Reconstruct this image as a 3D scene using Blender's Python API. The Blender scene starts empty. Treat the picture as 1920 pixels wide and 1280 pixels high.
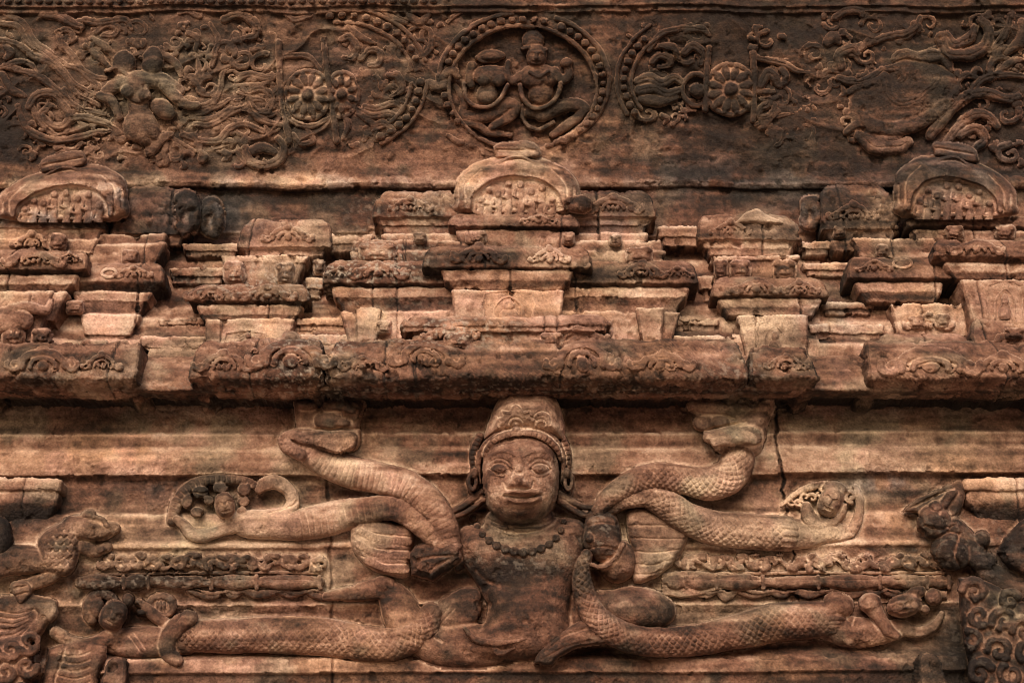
import bpy, math
import numpy as np
F = np.float32
rng = np.random.RandomState(7)
scene = bpy.context.scene
COL = scene.collection
# ------------------------------------------------------------------ camera model
S = 0.002            # metres per unit of carving (one unit = 2 mm)
A = math.radians(28); FOC = 2500.0; DIST = 5.0 * math.cos(A)
ca, sa = math.cos(A), math.sin(A)
ZC = 1.6             # eye height
def world(px, py, d):
    """point whose depth off the wall plane is d units, seen in direction px,py"""
    px = np.asarray(px, float); py = np.asarray(py, float); d = np.asarray(d, float)
    u = (px - 960) / FOC; v = (640 - py) / FOC
    dy = ca - v * sa; dz = sa + v * ca
    t = (DIST - d * S) / dy
    return np.stack(np.broadcast_arrays(u * t, -d * S, dz * t + ZC), -1)
def pix(P):
    x = P[..., 0]; y = P[..., 1] + DIST; z = P[..., 2] - ZC
    f = y * ca + z * sa; up = -y * sa + z * ca
    return 960 + FOC * x / f, 640 - FOC * up / f
# ------------------------------------------------------------------ noise
N = 64
TAB = rng.rand(N, N, N).astype(F)
def vnoise(x, y, z, seed=0):
    x = np.asarray(x, F) + seed * 13.37; y = np.asarray(y, F) + seed * 7.77; z = np.asarray(z, F) + seed * 3.11
    x, y, z = np.broadcast_arrays(x, y, z)
    ix = np.floor(x); iy = np.floor(y); iz = np.floor(z)
    fx = x - ix; fy = y - iy; fz = z - iz
    fx = fx * fx * (3 - 2 * fx); fy = fy * fy * (3 - 2 * fy); fz = fz * fz * (3 - 2 * fz)
    ix = ix.astype(np.int32) & 63; iy = iy.astype(np.int32) & 63; iz = iz.astype(np.int32) & 63
    jx = (ix + 1) & 63; jy = (iy + 1) & 63; jz = (iz + 1) & 63
    a = TAB[ix, iy, iz] * (1 - fx) + TAB[jx, iy, iz] * fx
    b = TAB[ix, jy, iz] * (1 - fx) + TAB[jx, jy, iz] * fx
    c = TAB[ix, iy, jz] * (1 - fx) + TAB[jx, iy, jz] * fx
    e = TAB[ix, jy, jz] * (1 - fx) + TAB[jx, jy, jz] * fx
    return (a * (1 - fy) + b * fy) * (1 - fz) + (c * (1 - fy) + e * fy) * fz
def fbm(x, y, z, sc, octs=4, seed=0, gain=0.5):
    s = 0; a = 1; tot = 0
    for o in range(octs):
        s = s + a * vnoise(x / sc, y / sc, z / sc, seed + o * 5.3); tot += a
        a *= gain; sc = sc / 2.03
    return s / tot
def sstep(a, b, x):
    t = np.clip((x - a) / (b - a), 0, 1); return t * t * (3 - 2 * t)
def blur(H, r):
    r = int(max(1, r))
    for ax in (0, 1):
        for _ in range(2):
            p = np.pad(H, [(r + 1, r) if i == ax else (0, 0) for i in range(2)], mode='edge')
            c = np.cumsum(p, axis=ax, dtype=np.float64)
            n = H.shape[ax]
            H = ((np.take(c, range(2 * r + 1, 2 * r + 1 + n), ax) - np.take(c, range(0, n), ax)) / (2 * r + 1))
    return H
# ------------------------------------------------------------------ stone colour
RT = np.array([-.3, 0, .22, .45, .65, .85, 1.1, 1.5])
RC = np.array([[.014, .009, .008], [.032, .017, .012], [.092, .040, .025], [.182, .086, .055],
               [.285, .156, .105], [.40, .250, .180], [.54, .372, .280], [.66, .47, .38]])
# weathering, plus light fall-off painted dark at the top right: (px, py, rx, ry, change of tone)   dark patina (negative) and fresh pale stone (positive)
STAIN_DIM = [
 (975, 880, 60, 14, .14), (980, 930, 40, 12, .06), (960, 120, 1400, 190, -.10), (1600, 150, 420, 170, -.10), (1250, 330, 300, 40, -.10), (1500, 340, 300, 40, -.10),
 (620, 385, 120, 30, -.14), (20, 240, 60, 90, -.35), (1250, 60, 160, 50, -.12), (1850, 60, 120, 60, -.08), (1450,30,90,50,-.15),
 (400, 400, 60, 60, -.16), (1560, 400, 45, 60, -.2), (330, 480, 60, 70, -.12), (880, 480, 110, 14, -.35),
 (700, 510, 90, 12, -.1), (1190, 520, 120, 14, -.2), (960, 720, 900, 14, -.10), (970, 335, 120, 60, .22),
 (980, 560, 110, 50, .12), (1010, 500, 60, 30, .2), (1040, 490, 60, 26, .15), (1200, 550, 120, 18, .1),
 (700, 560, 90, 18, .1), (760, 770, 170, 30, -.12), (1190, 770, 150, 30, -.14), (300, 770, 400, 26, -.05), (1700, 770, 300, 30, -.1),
 (980, 1120, 100, 70, -.30), (960, 1075, 110, 25, -.22), (950, 1010, 70, 50, .0), (930, 890, 40, 60, .03), (977, 960, 60, 14, -.15),
 (1130, 1000, 34, 55, -.28), (1160, 1060, 40, 30, -.05), (1095, 1090, 24, 80, -.2), (1200, 1140, 70, 45, -.08), (810, 1050, 50, 38, -.16),
 (870, 1210, 90, 40, -.12), (1500, 1180, 170, 26, -.22), (1480, 1120, 110, 10, -.28), (1100, 1240, 120, 20, -.3),
 (1640, 1250, 300, 40, -.25), (430, 1250, 90, 20, .1), (560, 1190, 60, 24, -.22), (30, 1200, 80, 70, -.14), (60, 950, 60, 30, -.3),
 (20, 1010, 30, 50, -.35), (210, 1150, 50, 45, -.3), (320, 1190, 40, 50, -.18), (360, 1060, 80, 22, -.32), (250, 1085, 160, 14, -.25),
 (480, 1120, 140, 12, -.28), (400, 920, 60, 30, -.2), (300, 900, 120, 24, -.12), (1760, 1000, 60, 70, -.16), (1880, 1000, 60, 90, -.2),
 (1860, 1180, 90, 110, -.06), (1800, 1230, 40, 60, -.35), (1690, 1130, 40, 30, -.2), (1880, 960, 60, 20, -.2), (1200, 900, 60, 20, -.12),
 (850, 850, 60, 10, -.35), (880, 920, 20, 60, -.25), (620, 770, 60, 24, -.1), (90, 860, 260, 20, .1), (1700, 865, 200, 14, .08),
 (60, 920, 60, 20, .2), (1870, 910, 60, 20, .25), (560, 960, 120, 40, .14), (640, 870, 80, 20, .12), (1400, 1000, 130, 30, .1), (1380, 850, 40, 60, .12),
 (110, 350, 120, 40, .15), (1790, 340, 110, 60, -.05), (1800, 390, 100, 20, .15), (540, 440, 80, 20, .1), (1410, 410, 60, 16, .15),
 (560, 335, 320, 10, .18), (980, 800, 60, 26, .25), (200, 610, 80, 30, .15), (460, 620, 90, 40, .1), (1720, 600, 80, 30, .15),
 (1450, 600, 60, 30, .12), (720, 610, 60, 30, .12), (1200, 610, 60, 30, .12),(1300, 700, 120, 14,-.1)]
BLUE = [(400, 400, 70, 40, .7), (60, 410, 150, 14, .5), (1480, 345, 240, 34, .3), (620, 350, 200, 20, .3), (1820, 300, 110, 70, .4),
        (1300, 330, 200, 40, .3), (300, 905, 90, 18, .45), (1660, 905, 70, 20, .5), (1850, 1060, 60, 30, .4), (60, 960, 50, 30, .3),
        (1160, 420, 80, 20, .3), (1520, 400, 50, 50, .4), (220, 380, 40, 40, .5), (1550, 590, 50, 40, .35)]
LICH = [(400, 790, 90, 30, .25), (660, 520, 120, 40, .7), (560, 710, 70, 30, .7), (850, 620, 130, 24, .8), (480, 530, 120, 30, .6), (600, 640, 80, 20, .6),
        (730, 480, 60, 30, .6), (1380, 690, 60, 30, .35), (960, 1050, 110, 20, .22), (1820, 1180, 90, 90, .08), (150, 715, 150, 26, .3),
        (1800, 1000, 100, 60, .12), (1130, 1000, 34, 55, .2), (300, 1090, 200, 30, .25), (800, 390, 120, 40, .35), (960, 730, 500, 14, .35)]
OLIVE = [(1370, 800, 70, 60, .6), (620, 800, 60, 40, .35), (200, 1050, 220, 90, .35), (1700, 820, 250, 70, .4), (400, 1000, 160, 90, .35),
         (1300, 980, 200, 70, .35), (300, 160, 300, 130, .45), (1600, 180, 300, 130, .15), (980, 1000, 90, 60, .3), (1400, 1060, 200, 60, .2),
         (200, 790, 300, 30, .3), (980, 780, 60, 30, .4), (1880, 1150, 60, 100, .5)]
OCHRE = [(700, 120, 900, 160, .45), (1500, 120, 400, 150, .35), (100, 860, 300, 26, .6), (60, 690, 100, 30, .6), (860, 670, 180, 26, .35), (1500, 950, 160, 50, .4), (300, 1260, 200, 30, .5),
         (1120, 505, 60, 12, .6), (850, 480, 60, 16, .6), (1650, 1215, 60, 16, .8), (1400, 560, 150, 14, .3), (1330, 1150, 60, 14, .6),
         (700, 30, 300, 30, .45), (1330, 60, 60, 60, .4), (60, 490, 60, 10, .5), (1850, 870, 100, 24, .5), (1650, 680, 300, 30, .3)]
def blobs(lst, px, py, warp):
    out = np.zeros(px.shape, F)
    for cx, cy, rx, ry, a in lst:
        q = ((px - cx) / rx) ** 2 + ((py - cy) / ry) ** 2
        out += a * np.exp(-np.minimum(q * warp, 30) * .8)
    return out
def stone(P, tone, conv, seed=0, k=1.0, spec=None):
    px, py = pix(P); px = px.astype(F); py = py.astype(F)
    W = P / S; x, y, z = [W[..., i].astype(F) for i in range(3)]
    n1 = fbm(x, y, z, 150, 4, 1); n2 = fbm(x, y, z, 38, 4, 2); n3 = fbm(x, y, z, 9, 3, 3)
    nh = fbm(x * .35, y, z * 1.6, 60, 3, 9)
    warp = .45 + 1.3 * fbm(x, y, z, 55, 4, 4)
    n4 = vnoise(x / 2.6, y / 2.6, z / 2.6, 8); hs = fbm(x * .12, y * .4, z, 11, 3, 19)
    t = tone + .45 * (n1 - .5) + .55 * (n2 - .5) + .34 * (n3 - .5) + .40 * (nh - .5) + .10 * (n4 - .5) + .65 * (hs - .5)
    t = t + blobs(STAIN_DIM, px, py, warp) * (.5 + 1.0 * n2) * 1.12
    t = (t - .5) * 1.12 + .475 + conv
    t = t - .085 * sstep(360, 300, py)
    dk = fbm(x, y, z, 24, 4, 6)
    t = t - .17 * sstep(.56, .72, dk)                     # small crusts of dark patina
    pits = vnoise(x / 3.1, y / 3.1, z / 3.1, 3)
    t = t - .14 * sstep(.78, .92, pits) + .07 * sstep(.2, .05, pits)
    c = np.stack([np.interp(t, RT, RC[:, i]) for i in range(3)], -1)
    lum = c @ np.array([.3, .5, .2])
    def mix(c, col, w, g=1.0):
        tgt = lum[..., None] * np.array(col) * g
        w = np.clip(w, 0, 1)[..., None]; return c * (1 - w) + tgt * w
    o = fbm(x, y, z, 85, 4, 11)
    c = mix(c, (1.62, .86, .48), .55 * sstep(.52, .72, o) + .7 * blobs(OCHRE, px, py, warp))     # ochre / rust
    r_ = fbm(x, y, z, 60, 3, 31)
    c = mix(c, (1.62, .82, .64), .4 * sstep(.54, .72, r_))
    g = fbm(x, y, z, 70, 4, 12)
    c = mix(c, (1.32, .98, .66), .55 * sstep(.5, .68, g) + blobs(OLIVE, px, py, warp))
    b = fbm(x, y, z, 30, 4, 14)
    bl = blobs(BLUE, px, py, warp) * sstep(.38, .6, b)
    c = mix(c, (.95, 1.0, 1.06), bl, .95)
    g2 = (c @ np.array([.3, .5, .2]))[..., None]; c = (c * .94 + g2 * .06) * np.array([1.0, .99, .96])
    l = fbm(x, y, z, 7, 3, 17)
    lw = np.clip(blobs(LICH, px, py, warp) * 1.3 + .02, 0, 1) * sstep(.55, .68, l) * .75
    c = c * (1 - lw[..., None]) + np.array([.36, .29, .23]) * lw[..., None]
    return c
# ------------------------------------------------------------------ material
def make_mat(name, bump=.5, rough=.9, fine=1.0):
    m = bpy.data.materials.new(name); m.use_nodes = True
    nt = m.node_tree; nd = nt.nodes; lk = nt.links
    b = nd['Principled BSDF']; b.inputs['Roughness'].default_value = rough
    b.inputs['Specular IOR Level'].default_value = .22
    at = nd.new('ShaderNodeAttribute'); at.attribute_name = 'stone'
    tc = nd.new('ShaderNodeTexCoord')
    n1 = nd.new('ShaderNodeTexNoise'); n1.inputs['Scale'].default_value = 130; n1.inputs['Detail'].default_value = 5; n1.inputs['Roughness'].default_value = .7
    lk.new(tc.outputs['Object'], n1.inputs['Vector'])
    mr = nd.new('ShaderNodeMapRange'); mr.inputs[1].default_value = .3; mr.inputs[2].default_value = .7
    mr.inputs[3].default_value = 1 - .34 * fine; mr.inputs[4].default_value = 1 + .36 * fine
    lk.new(n1.outputs['Fac'], mr.inputs[0])
    mul = nd.new('ShaderNodeVectorMath'); mul.operation = 'MULTIPLY'
    lk.new(at.outputs['Color'], mul.inputs[0]); lk.new(mr.outputs[0], mul.inputs[1])
    lk.new(mul.outputs[0], b.inputs['Base Color'])
    vo = nd.new('ShaderNodeTexVoronoi'); vo.inputs['Scale'].default_value = 120; lk.new(tc.outputs['Object'], vo.inputs['Vector'])
    n2 = nd.new('ShaderNodeTexNoise'); n2.inputs['Scale'].default_value = 60; n2.inputs['Detail'].default_value = 7; n2.inputs['Roughness'].default_value = .68
    lk.new(tc.outputs['Object'], n2.inputs['Vector'])
    ad = nd.new('ShaderNodeMath'); ad.operation = 'MULTIPLY_ADD'; ad.inputs[1].default_value = .35
    lk.new(vo.outputs['Distance'], ad.inputs[0]); lk.new(n2.outputs['Fac'], ad.inputs[2])
    bp = nd.new('ShaderNodeBump'); bp.inputs['Strength'].default_value = bump; bp.inputs['Distance'].default_value = .009
    lk.new(ad.outputs[0], bp.inputs['Height']); lk.new(bp.outputs[0], b.inputs['Normal'])
    return m
M_SAND = make_mat('weathered_sandstone', .8)
M_ROUGH = make_mat('rough_broken_sandstone', .9, .95, 1.2)
M_WORN = make_mat('worn_smooth_sandstone', .35)
# ------------------------------------------------------------------ linking
def tag(o, label=None, cat=None, group=None, kind=None):
    if label: o['label'] = label
    if cat: o['category'] = cat
    if group: o['group'] = group
    if kind: o['kind'] = kind
    return o
def empty(name, px, py, d, label, cat, group=None):
    o = bpy.data.objects.new(name, None); COL.objects.link(o)
    o.location = world(px, py, d); o.empty_display_size = .05
    bpy.context.view_layer.update()
    return tag(o, label, cat, group)
def link_mesh(name, P, faces, colr, mat, parent=None):
    me = bpy.data.meshes.new(name)
    org = P.reshape(-1, 3).mean(0) if parent is None else np.array(parent_loc(parent))
    V = (P.reshape(-1, 3) - org).astype(F)
    me.vertices.add(len(V)); me.vertices.foreach_set('co', V.ravel())
    n = len(faces)
    me.loops.add(n * 4); me.loops.foreach_set('vertex_index', faces.astype(np.int32).ravel())
    me.polygons.add(n); me.polygons.foreach_set('loop_start', np.arange(0, 4 * n, 4, dtype=np.int32))
    me.polygons.foreach_set('loop_total', np.full(n, 4, np.int32))
    me.polygons.foreach_set('use_smooth', np.ones(n, bool))
    me.update(calc_edges=True)
    a = me.color_attributes.new('stone', 'FLOAT_COLOR', 'POINT')
    c4 = np.ones((len(V), 4), F); c4[:, :3] = np.clip(colr.reshape(-1, 3), 0.004, .8)
    a.data.foreach_set('color', c4.ravel())
    me.materials.append(mat)
    o = bpy.data.objects.new(name, me); COL.objects.link(o)
    if parent is None: o.location = org
    else: o.parent = parent
    return o
def parent_loc(o):
    l = np.array(o.location[:])
    while o.parent: o = o.parent; l = l + np.array(o.location[:])
    return l
def normals(P):
    du = np.gradient(P, axis=1); dv = np.gradient(P, axis=0)
    n = np.cross(dv, du); L = np.linalg.norm(n, axis=-1, keepdims=True)
    return n / np.maximum(L, 1e-9)
def mesh_grid(name, P, mask, tone, mat, parent, rough=1.2, seed=0, k=8, cs=1.0, crev=.0, extra=None, tool=0.0):
    """P (r,c,3) grid -> eroded stone mesh. mask: vertex in carving (None = all)"""
    W = P / S; x, y, z = [W[..., i].astype(F) for i in range(3)]
    nn = normals(P)
    nn = np.where((nn[..., 1:2] > .3), -nn, nn) if False else nn
    e = (fbm(x, y, z, 34, 5, 21 + seed, .62) - .5) * 4.2 + (fbm(x, y, z, 7, 3, 23 + seed, .6) - .5) * 2.2
    ch = fbm(x, y, z, 22, 4, 25)
    e = e - 3.5 * sstep(.60, .74, ch)
    tm = sstep(.42, .6, fbm(x, y, z, 48, 3, 27)) * tool
    e = e + tm * .45 * np.sin((x * np.where(vnoise(x / 90, y / 90, z / 40, 4) > .5, 1, -1) + z * 1.3 + y) / 1.25 + 5 * fbm(x, y, z, 14, 2, 28))
    P = P + nn * (e * rough * S)[..., None]
    # convexity
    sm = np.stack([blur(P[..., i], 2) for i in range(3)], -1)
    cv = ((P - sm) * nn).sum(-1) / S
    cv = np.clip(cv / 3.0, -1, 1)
    # worn edges are pale with painted highlights, hollows darker as painted shade, dust sits pale in narrow crevices too, flat skin carries the patina
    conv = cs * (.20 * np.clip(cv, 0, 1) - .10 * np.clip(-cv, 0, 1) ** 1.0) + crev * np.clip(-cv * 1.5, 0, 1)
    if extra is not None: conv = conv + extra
    c = stone(P, tone, conv, seed)
    r_, c_ = P.shape[:2]
    idx = np.arange(r_ * c_).reshape(r_, c_)
    q = np.stack([idx[:-1, :-1], idx[1:, :-1], idx[1:, 1:], idx[:-1, 1:]], -1).reshape(-1, 4)
    if mask is not None:
        mf = (mask[:-1, :-1] | mask[1:, :-1] | mask[1:, 1:] | mask[:-1, 1:]).ravel()
        q = q[mf]
        used = np.unique(q); remap = np.full(r_ * c_, -1); remap[used] = np.arange(len(used))
        q = remap[q]; return link_mesh(name, P.reshape(-1, 3)[used], q, c.reshape(-1, 3)[used], mat, parent)
    return link_mesh(name, P, q, c, mat, parent)
# ------------------------------------------------------------------ relief carving
HALO = np.zeros((660, 980), F)     # where carvings meet the wall (2 unit cells)
def catmull(pts, n=8):
    p = np.array(pts, float)
    if len(p) < 3: 
        t = np.linspace(0, 1, n * 2)[:, None]; return p[0] * (1 - t) + p[1] * t
    q = np.vstack([2 * p[0] - p[1], p, 2 * p[-1] - p[-2]]); out = []
    for i in range(1, len(q) - 2):
        t = np.linspace(0, 1, n, endpoint=False)[:, None]
        a, b, c, d = q[i - 1], q[i], q[i + 1], q[i + 2]
        out.append(.5 * ((2 * b) + (-a + c) * t + (2 * a - 5 * b + 4 * c - d) * t * t + (-a + 3 * b - 3 * c + d) * t ** 3))
    out.append(p[-1:]); return np.vstack(out)
class Relief:
    def __init__(s, x0, y0, x1, y1, step=1.6, warp=2.0, floor=-8):
        s.x0, s.y0, s.step = x0, y0, step
        xs = np.arange(x0, x1 + step, step); ys = np.arange(y0, y1 + step, step)
        s.X, s.Y = np.meshgrid(xs, ys); s.X = s.X.astype(F); s.Y = s.Y.astype(F)
        s.Xw = s.X + warp * 2 * (fbm(s.X, s.Y, 0 * s.X, 26, 3, 41) - .5); s.Yw = s.Y + warp * 2 * (fbm(s.X, s.Y, 0 * s.X, 26, 3, 43) - .5)
        s.floor = floor; s.H = np.full(s.X.shape, float(floor), F); s.T = np.zeros(s.X.shape, F)
    def win(s, a, b, c, d):
        i0 = max(0, int((b - s.y0) / s.step)); i1 = min(s.X.shape[0], int((d - s.y0) / s.step) + 2)
        j0 = max(0, int((a - s.x0) / s.step)); j1 = min(s.X.shape[1], int((c - s.x0) / s.step) + 2)
        return slice(i0, max(i1, i0)), slice(j0, max(j1, j0))
    def put(s, w, h, sm, tone=None):
        H = s.H[w]
        if H.size == 0: return
        if sm > 0:
            k = np.clip(sm - np.abs(H - h), 0, None) / sm
            # do not blend with the empty floor
            k = np.where((H <= s.floor + .1) | (h <= s.floor + .1), 0, k)
            n = np.maximum(H, h) + k * k * sm * .25
        else: n = np.maximum(H, h)
        if tone is not None: s.T[w] = np.where(h > H, tone, s.T[w])
        s.H[w] = n
    def dist(s, pts, rad, n=8):
        pr = np.column_stack([np.array(pts, float), np.full(len(pts), rad) if np.isscalar(rad) else np.array(rad, float)])
        p = catmull(pr, n); R = p[:, 2].max() * 1.15 + 3
        w = s.win(p[:, 0].min() - R, p[:, 1].min() - R, p[:, 0].max() + R, p[:, 1].max() + R)
        X = s.Xw[w]; Y = s.Yw[w]
        if X.size == 0: return w, None
        best = np.full(X.shape, 1e9); bd = best.copy(); br = best * 0 + 1; bs = best * 0; bt = best * 0; L = 0
        for i in range(len(p) - 1):
            ax, ay, ar = p[i]; bx, by, b_r = p[i + 1]
            vx, vy = bx - ax, by - ay; ll = vx * vx + vy * vy + 1e-6
            m = np.hypot(vx, vy); rr = max(ar, b_r) * 1.2 + 4
            i0 = max(0, int((min(ay, by) - rr - s.y0) / s.step) - w[0].start); i1 = int((max(ay, by) + rr - s.y0) / s.step) + 2 - w[0].start
            j0 = max(0, int((min(ax, bx) - rr - s.x0) / s.step) - w[1].start); j1 = int((max(ax, bx) + rr - s.x0) / s.step) + 2 - w[1].start
            if i1 <= i0 or j1 <= j0: L += m; continue
            v = (slice(i0, i1), slice(j0, j1)); x = X[v]; y = Y[v]
            if x.size == 0: L += m; continue
            t = np.clip(((x - ax) * vx + (y - ay) * vy) / ll, 0, 1)
            dx = x - ax - t * vx; dy = y - ay - t * vy; d = np.sqrt(dx * dx + dy * dy); r = ar + (b_r - ar) * t
            e = d - r; sel = e < best[v]
            best[v] = np.where(sel, e, best[v]); bd[v] = np.where(sel, d, bd[v]); br[v] = np.where(sel, r, br[v])
            bs[v] = np.where(sel, L + t * m, bs[v]); bt[v] = np.where(sel, (vx * dy - vy * dx) / np.sqrt(ll) / r, bt[v]); L += m
        return w, (bd, br, bs, bt, L)
    def tube(s, pts, rad, z=0, k=1.0, sm=3, rib=None, scale=None, tone=None, n=8, flat=.5, cut=None):
        w, q = s.dist(pts, rad, n)
        if q is None: return s
        d, r, ss, t, L = q; u = np.clip(d / r, 0, 1)
        zz = z if np.isscalar(z) else np.interp(ss, np.linspace(0, L, len(z)), z)
        h = zz + k * r * (1 - u ** 2) ** flat
        if rib:
            p_, a_ = rib; ph = ss / p_ + .18 * t * t; g = np.abs((ph % 1) - .5) * 2
            wr = .55 + .5 * sstep(.36, .6, fbm(s.X[w], s.Y[w], s.X[w] * 0, 60, 3, 48)); h = h - wr * a_ * (1 - sstep(0, .55, g)) * (1 - u ** 4)
        if scale:
            p_, a_ = scale; ss = ss + 2.4 * p_ * .2 * (fbm(s.X[w], s.Y[w], s.X[w] * 0, 22, 2, 49) - .5) * 2; ang = np.arcsin(np.clip(t, -1, 1)) * r / p_ * .9
            g1 = np.abs(((ss / p_ + ang) % 1) - .5) * 2; g2 = np.abs(((ss / p_ - ang) % 1) - .5) * 2
            g = np.minimum(g1, g2); wr = .5 + .6 * sstep(.36, .6, fbm(s.X[w], s.Y[w], s.X[w] * 0, 60, 3, 47)); h = h - wr * a_ * (1 - sstep(.0, .6, g)) + a_ * .3 * g
        h = np.where(d < r, h, s.floor)
        s.put(w, h.astype(F), sm, tone); return s
    def ell(s, cx, cy, rx, ry, rot=0, z=0, h=10, p=2, f=.5, sm=3, tone=None):
        R = max(rx, ry) * 1.1 + 3; w = s.win(cx - R, cy - R, cx + R, cy + R); x = s.Xw[w] - cx; y = s.Yw[w] - cy
        c, n = math.cos(math.radians(rot)), math.sin(math.radians(rot))
        a = np.abs(x * c + y * n) / rx; b = np.abs(-x * n + y * c) / ry
        q = a ** p + b ** p; v = z + h * np.clip(1 - q, 0, 1) ** f
        s.put(w, np.where(q < 1, v, s.floor).astype(F), sm, tone); return s
    def sd(s, pts, w):
        X = s.Xw[w]; Y = s.Yw[w]; p = np.array(pts, float); ins = np.zeros(X.shape, bool); dm = np.full(X.shape, 1e9)
        for i in range(len(p)):
            ax, ay = p[i]; bx, by = p[(i + 1) % len(p)]
            if ay != by:
                c = ((ay > Y) != (by > Y)) & (X < (bx - ax) * (Y - ay) / (by - ay) + ax); ins ^= c
            vx, vy = bx - ax, by - ay; ll = vx * vx + vy * vy + 1e-6
            t = np.clip(((X - ax) * vx + (Y - ay) * vy) / ll, 0, 1); dm = np.minimum(dm, np.hypot(X - ax - t * vx, Y - ay - t * vy))
        return np.where(ins, dm, -dm)
    def poly(s, pts, z=0, h=10, bev=6, sm=2, tone=None, smooth=True, dome=0, n=5):
        p = np.array(pts, float)
        if smooth: p = catmull(list(map(tuple, p)) + [tuple(p[0])], n)[:-1]
        w = s.win(p[:, 0].min() - 2, p[:, 1].min() - 2, p[:, 0].max() + 2, p[:, 1].max() + 2)
        d = s.sd(p, w); u = np.clip(d / bev, 0, 1); hh = z + h * np.sqrt(1 - (1 - u) ** 2)
        if dome: m = max(d.max(), 1); hh = hh + dome * np.sqrt(np.clip(1 - (1 - np.clip(d / m, 0, 1)) ** 2, 0, 1))
        s.put(w, np.where(d > 0, hh, s.floor).astype(F), sm, tone); return s
    def groove(s, pts, wd=2.0, a=3, n=8):
        w, q = s.dist(pts, wd * 2.5, n)
        if q is None: return s
        g = a * np.exp(-(q[0] / wd) ** 2); s.H[w] = np.where(s.H[w] > s.floor + .5, s.H[w] - g, s.H[w]); return s
    def add(s, pts, wd, a, n=8):
        return s.groove(pts, wd, -a, n)
    def sink(s, pts, a, bev=5):
        p = np.array(catmull(list(pts) + [pts[0]], 6)[:-1]); w = s.win(p[:, 0].min() - 2, p[:, 1].min() - 2, p[:, 0].max() + 2, p[:, 1].max() + 2)
        d = s.sd(p, w); s.H[w] = np.where(s.H[w] > s.floor + .5, s.H[w] - a * np.clip(d / bev, 0, 1), s.H[w]); return s
    def bump(s, cx, cy, rx, ry, a, rot=0):
        R = max(rx, ry) * 2.2; w = s.win(cx - R, cy - R, cx + R, cy + R); x = s.Xw[w] - cx; y = s.Yw[w] - cy
        c, n = math.cos(math.radians(rot)), math.sin(math.radians(rot)); q = ((x * c + y * n) / rx) ** 2 + ((-x * n + y * c) / ry) ** 2
        s.H[w] = np.where(s.H[w] > s.floor + .5, s.H[w] + a * np.exp(-q), s.H[w]); return s
    def build(s, name, base, mat=None, parent=None, tone=.5, rough=.7, halo=True, cs=.35, crev=.5, soft=1, seed=0):
        mat = mat or M_SAND
        m = s.H > s.floor + .2
        H = s.H
        if soft:
            K = H.copy(); K[1:-1, 1:-1] = H[1:-1, 1:-1] * .5 + (H[:-2, 1:-1] + H[2:, 1:-1] + H[1:-1, :-2] + H[1:-1, 2:]) * .125
            H = np.where(m & (K > s.floor + .5), K, H)
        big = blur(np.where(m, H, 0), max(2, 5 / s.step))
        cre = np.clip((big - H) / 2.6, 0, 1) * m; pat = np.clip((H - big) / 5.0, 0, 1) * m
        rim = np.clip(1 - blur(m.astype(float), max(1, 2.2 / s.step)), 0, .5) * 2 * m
        b = base(s.X, s.Y) if callable(base) else base
        D = b + np.where(m, H, s.floor)
        P = world(s.X, s.Y, D)
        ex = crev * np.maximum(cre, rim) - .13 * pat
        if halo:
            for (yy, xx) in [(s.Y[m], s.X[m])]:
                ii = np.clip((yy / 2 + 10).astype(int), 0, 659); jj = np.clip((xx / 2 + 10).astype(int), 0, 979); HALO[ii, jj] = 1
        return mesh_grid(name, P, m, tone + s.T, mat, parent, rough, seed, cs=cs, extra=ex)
def sheet(name, x0, y0, x1, y1, dfun, tfun, mat=None, parent=None, step=2.0, rough=1.0, halo=0, seed=0):
    xs = np.arange(x0, x1 + step, step); ys = np.arange(y0, y1 + step, step); X, Y = np.meshgrid(xs, ys)
    D = dfun(X, Y); T = tfun(X, Y); ex = None
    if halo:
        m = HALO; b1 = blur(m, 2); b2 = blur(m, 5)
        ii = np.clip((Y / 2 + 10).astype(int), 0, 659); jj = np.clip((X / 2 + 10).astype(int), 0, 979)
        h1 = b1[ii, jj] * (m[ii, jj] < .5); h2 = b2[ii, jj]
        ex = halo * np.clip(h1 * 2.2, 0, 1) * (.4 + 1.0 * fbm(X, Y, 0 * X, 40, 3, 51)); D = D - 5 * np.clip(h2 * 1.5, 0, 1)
    return mesh_grid(name, world(X, Y, D), None, T, mat or M_SAND, parent, rough, seed, extra=ex, tool=.7)
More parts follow.
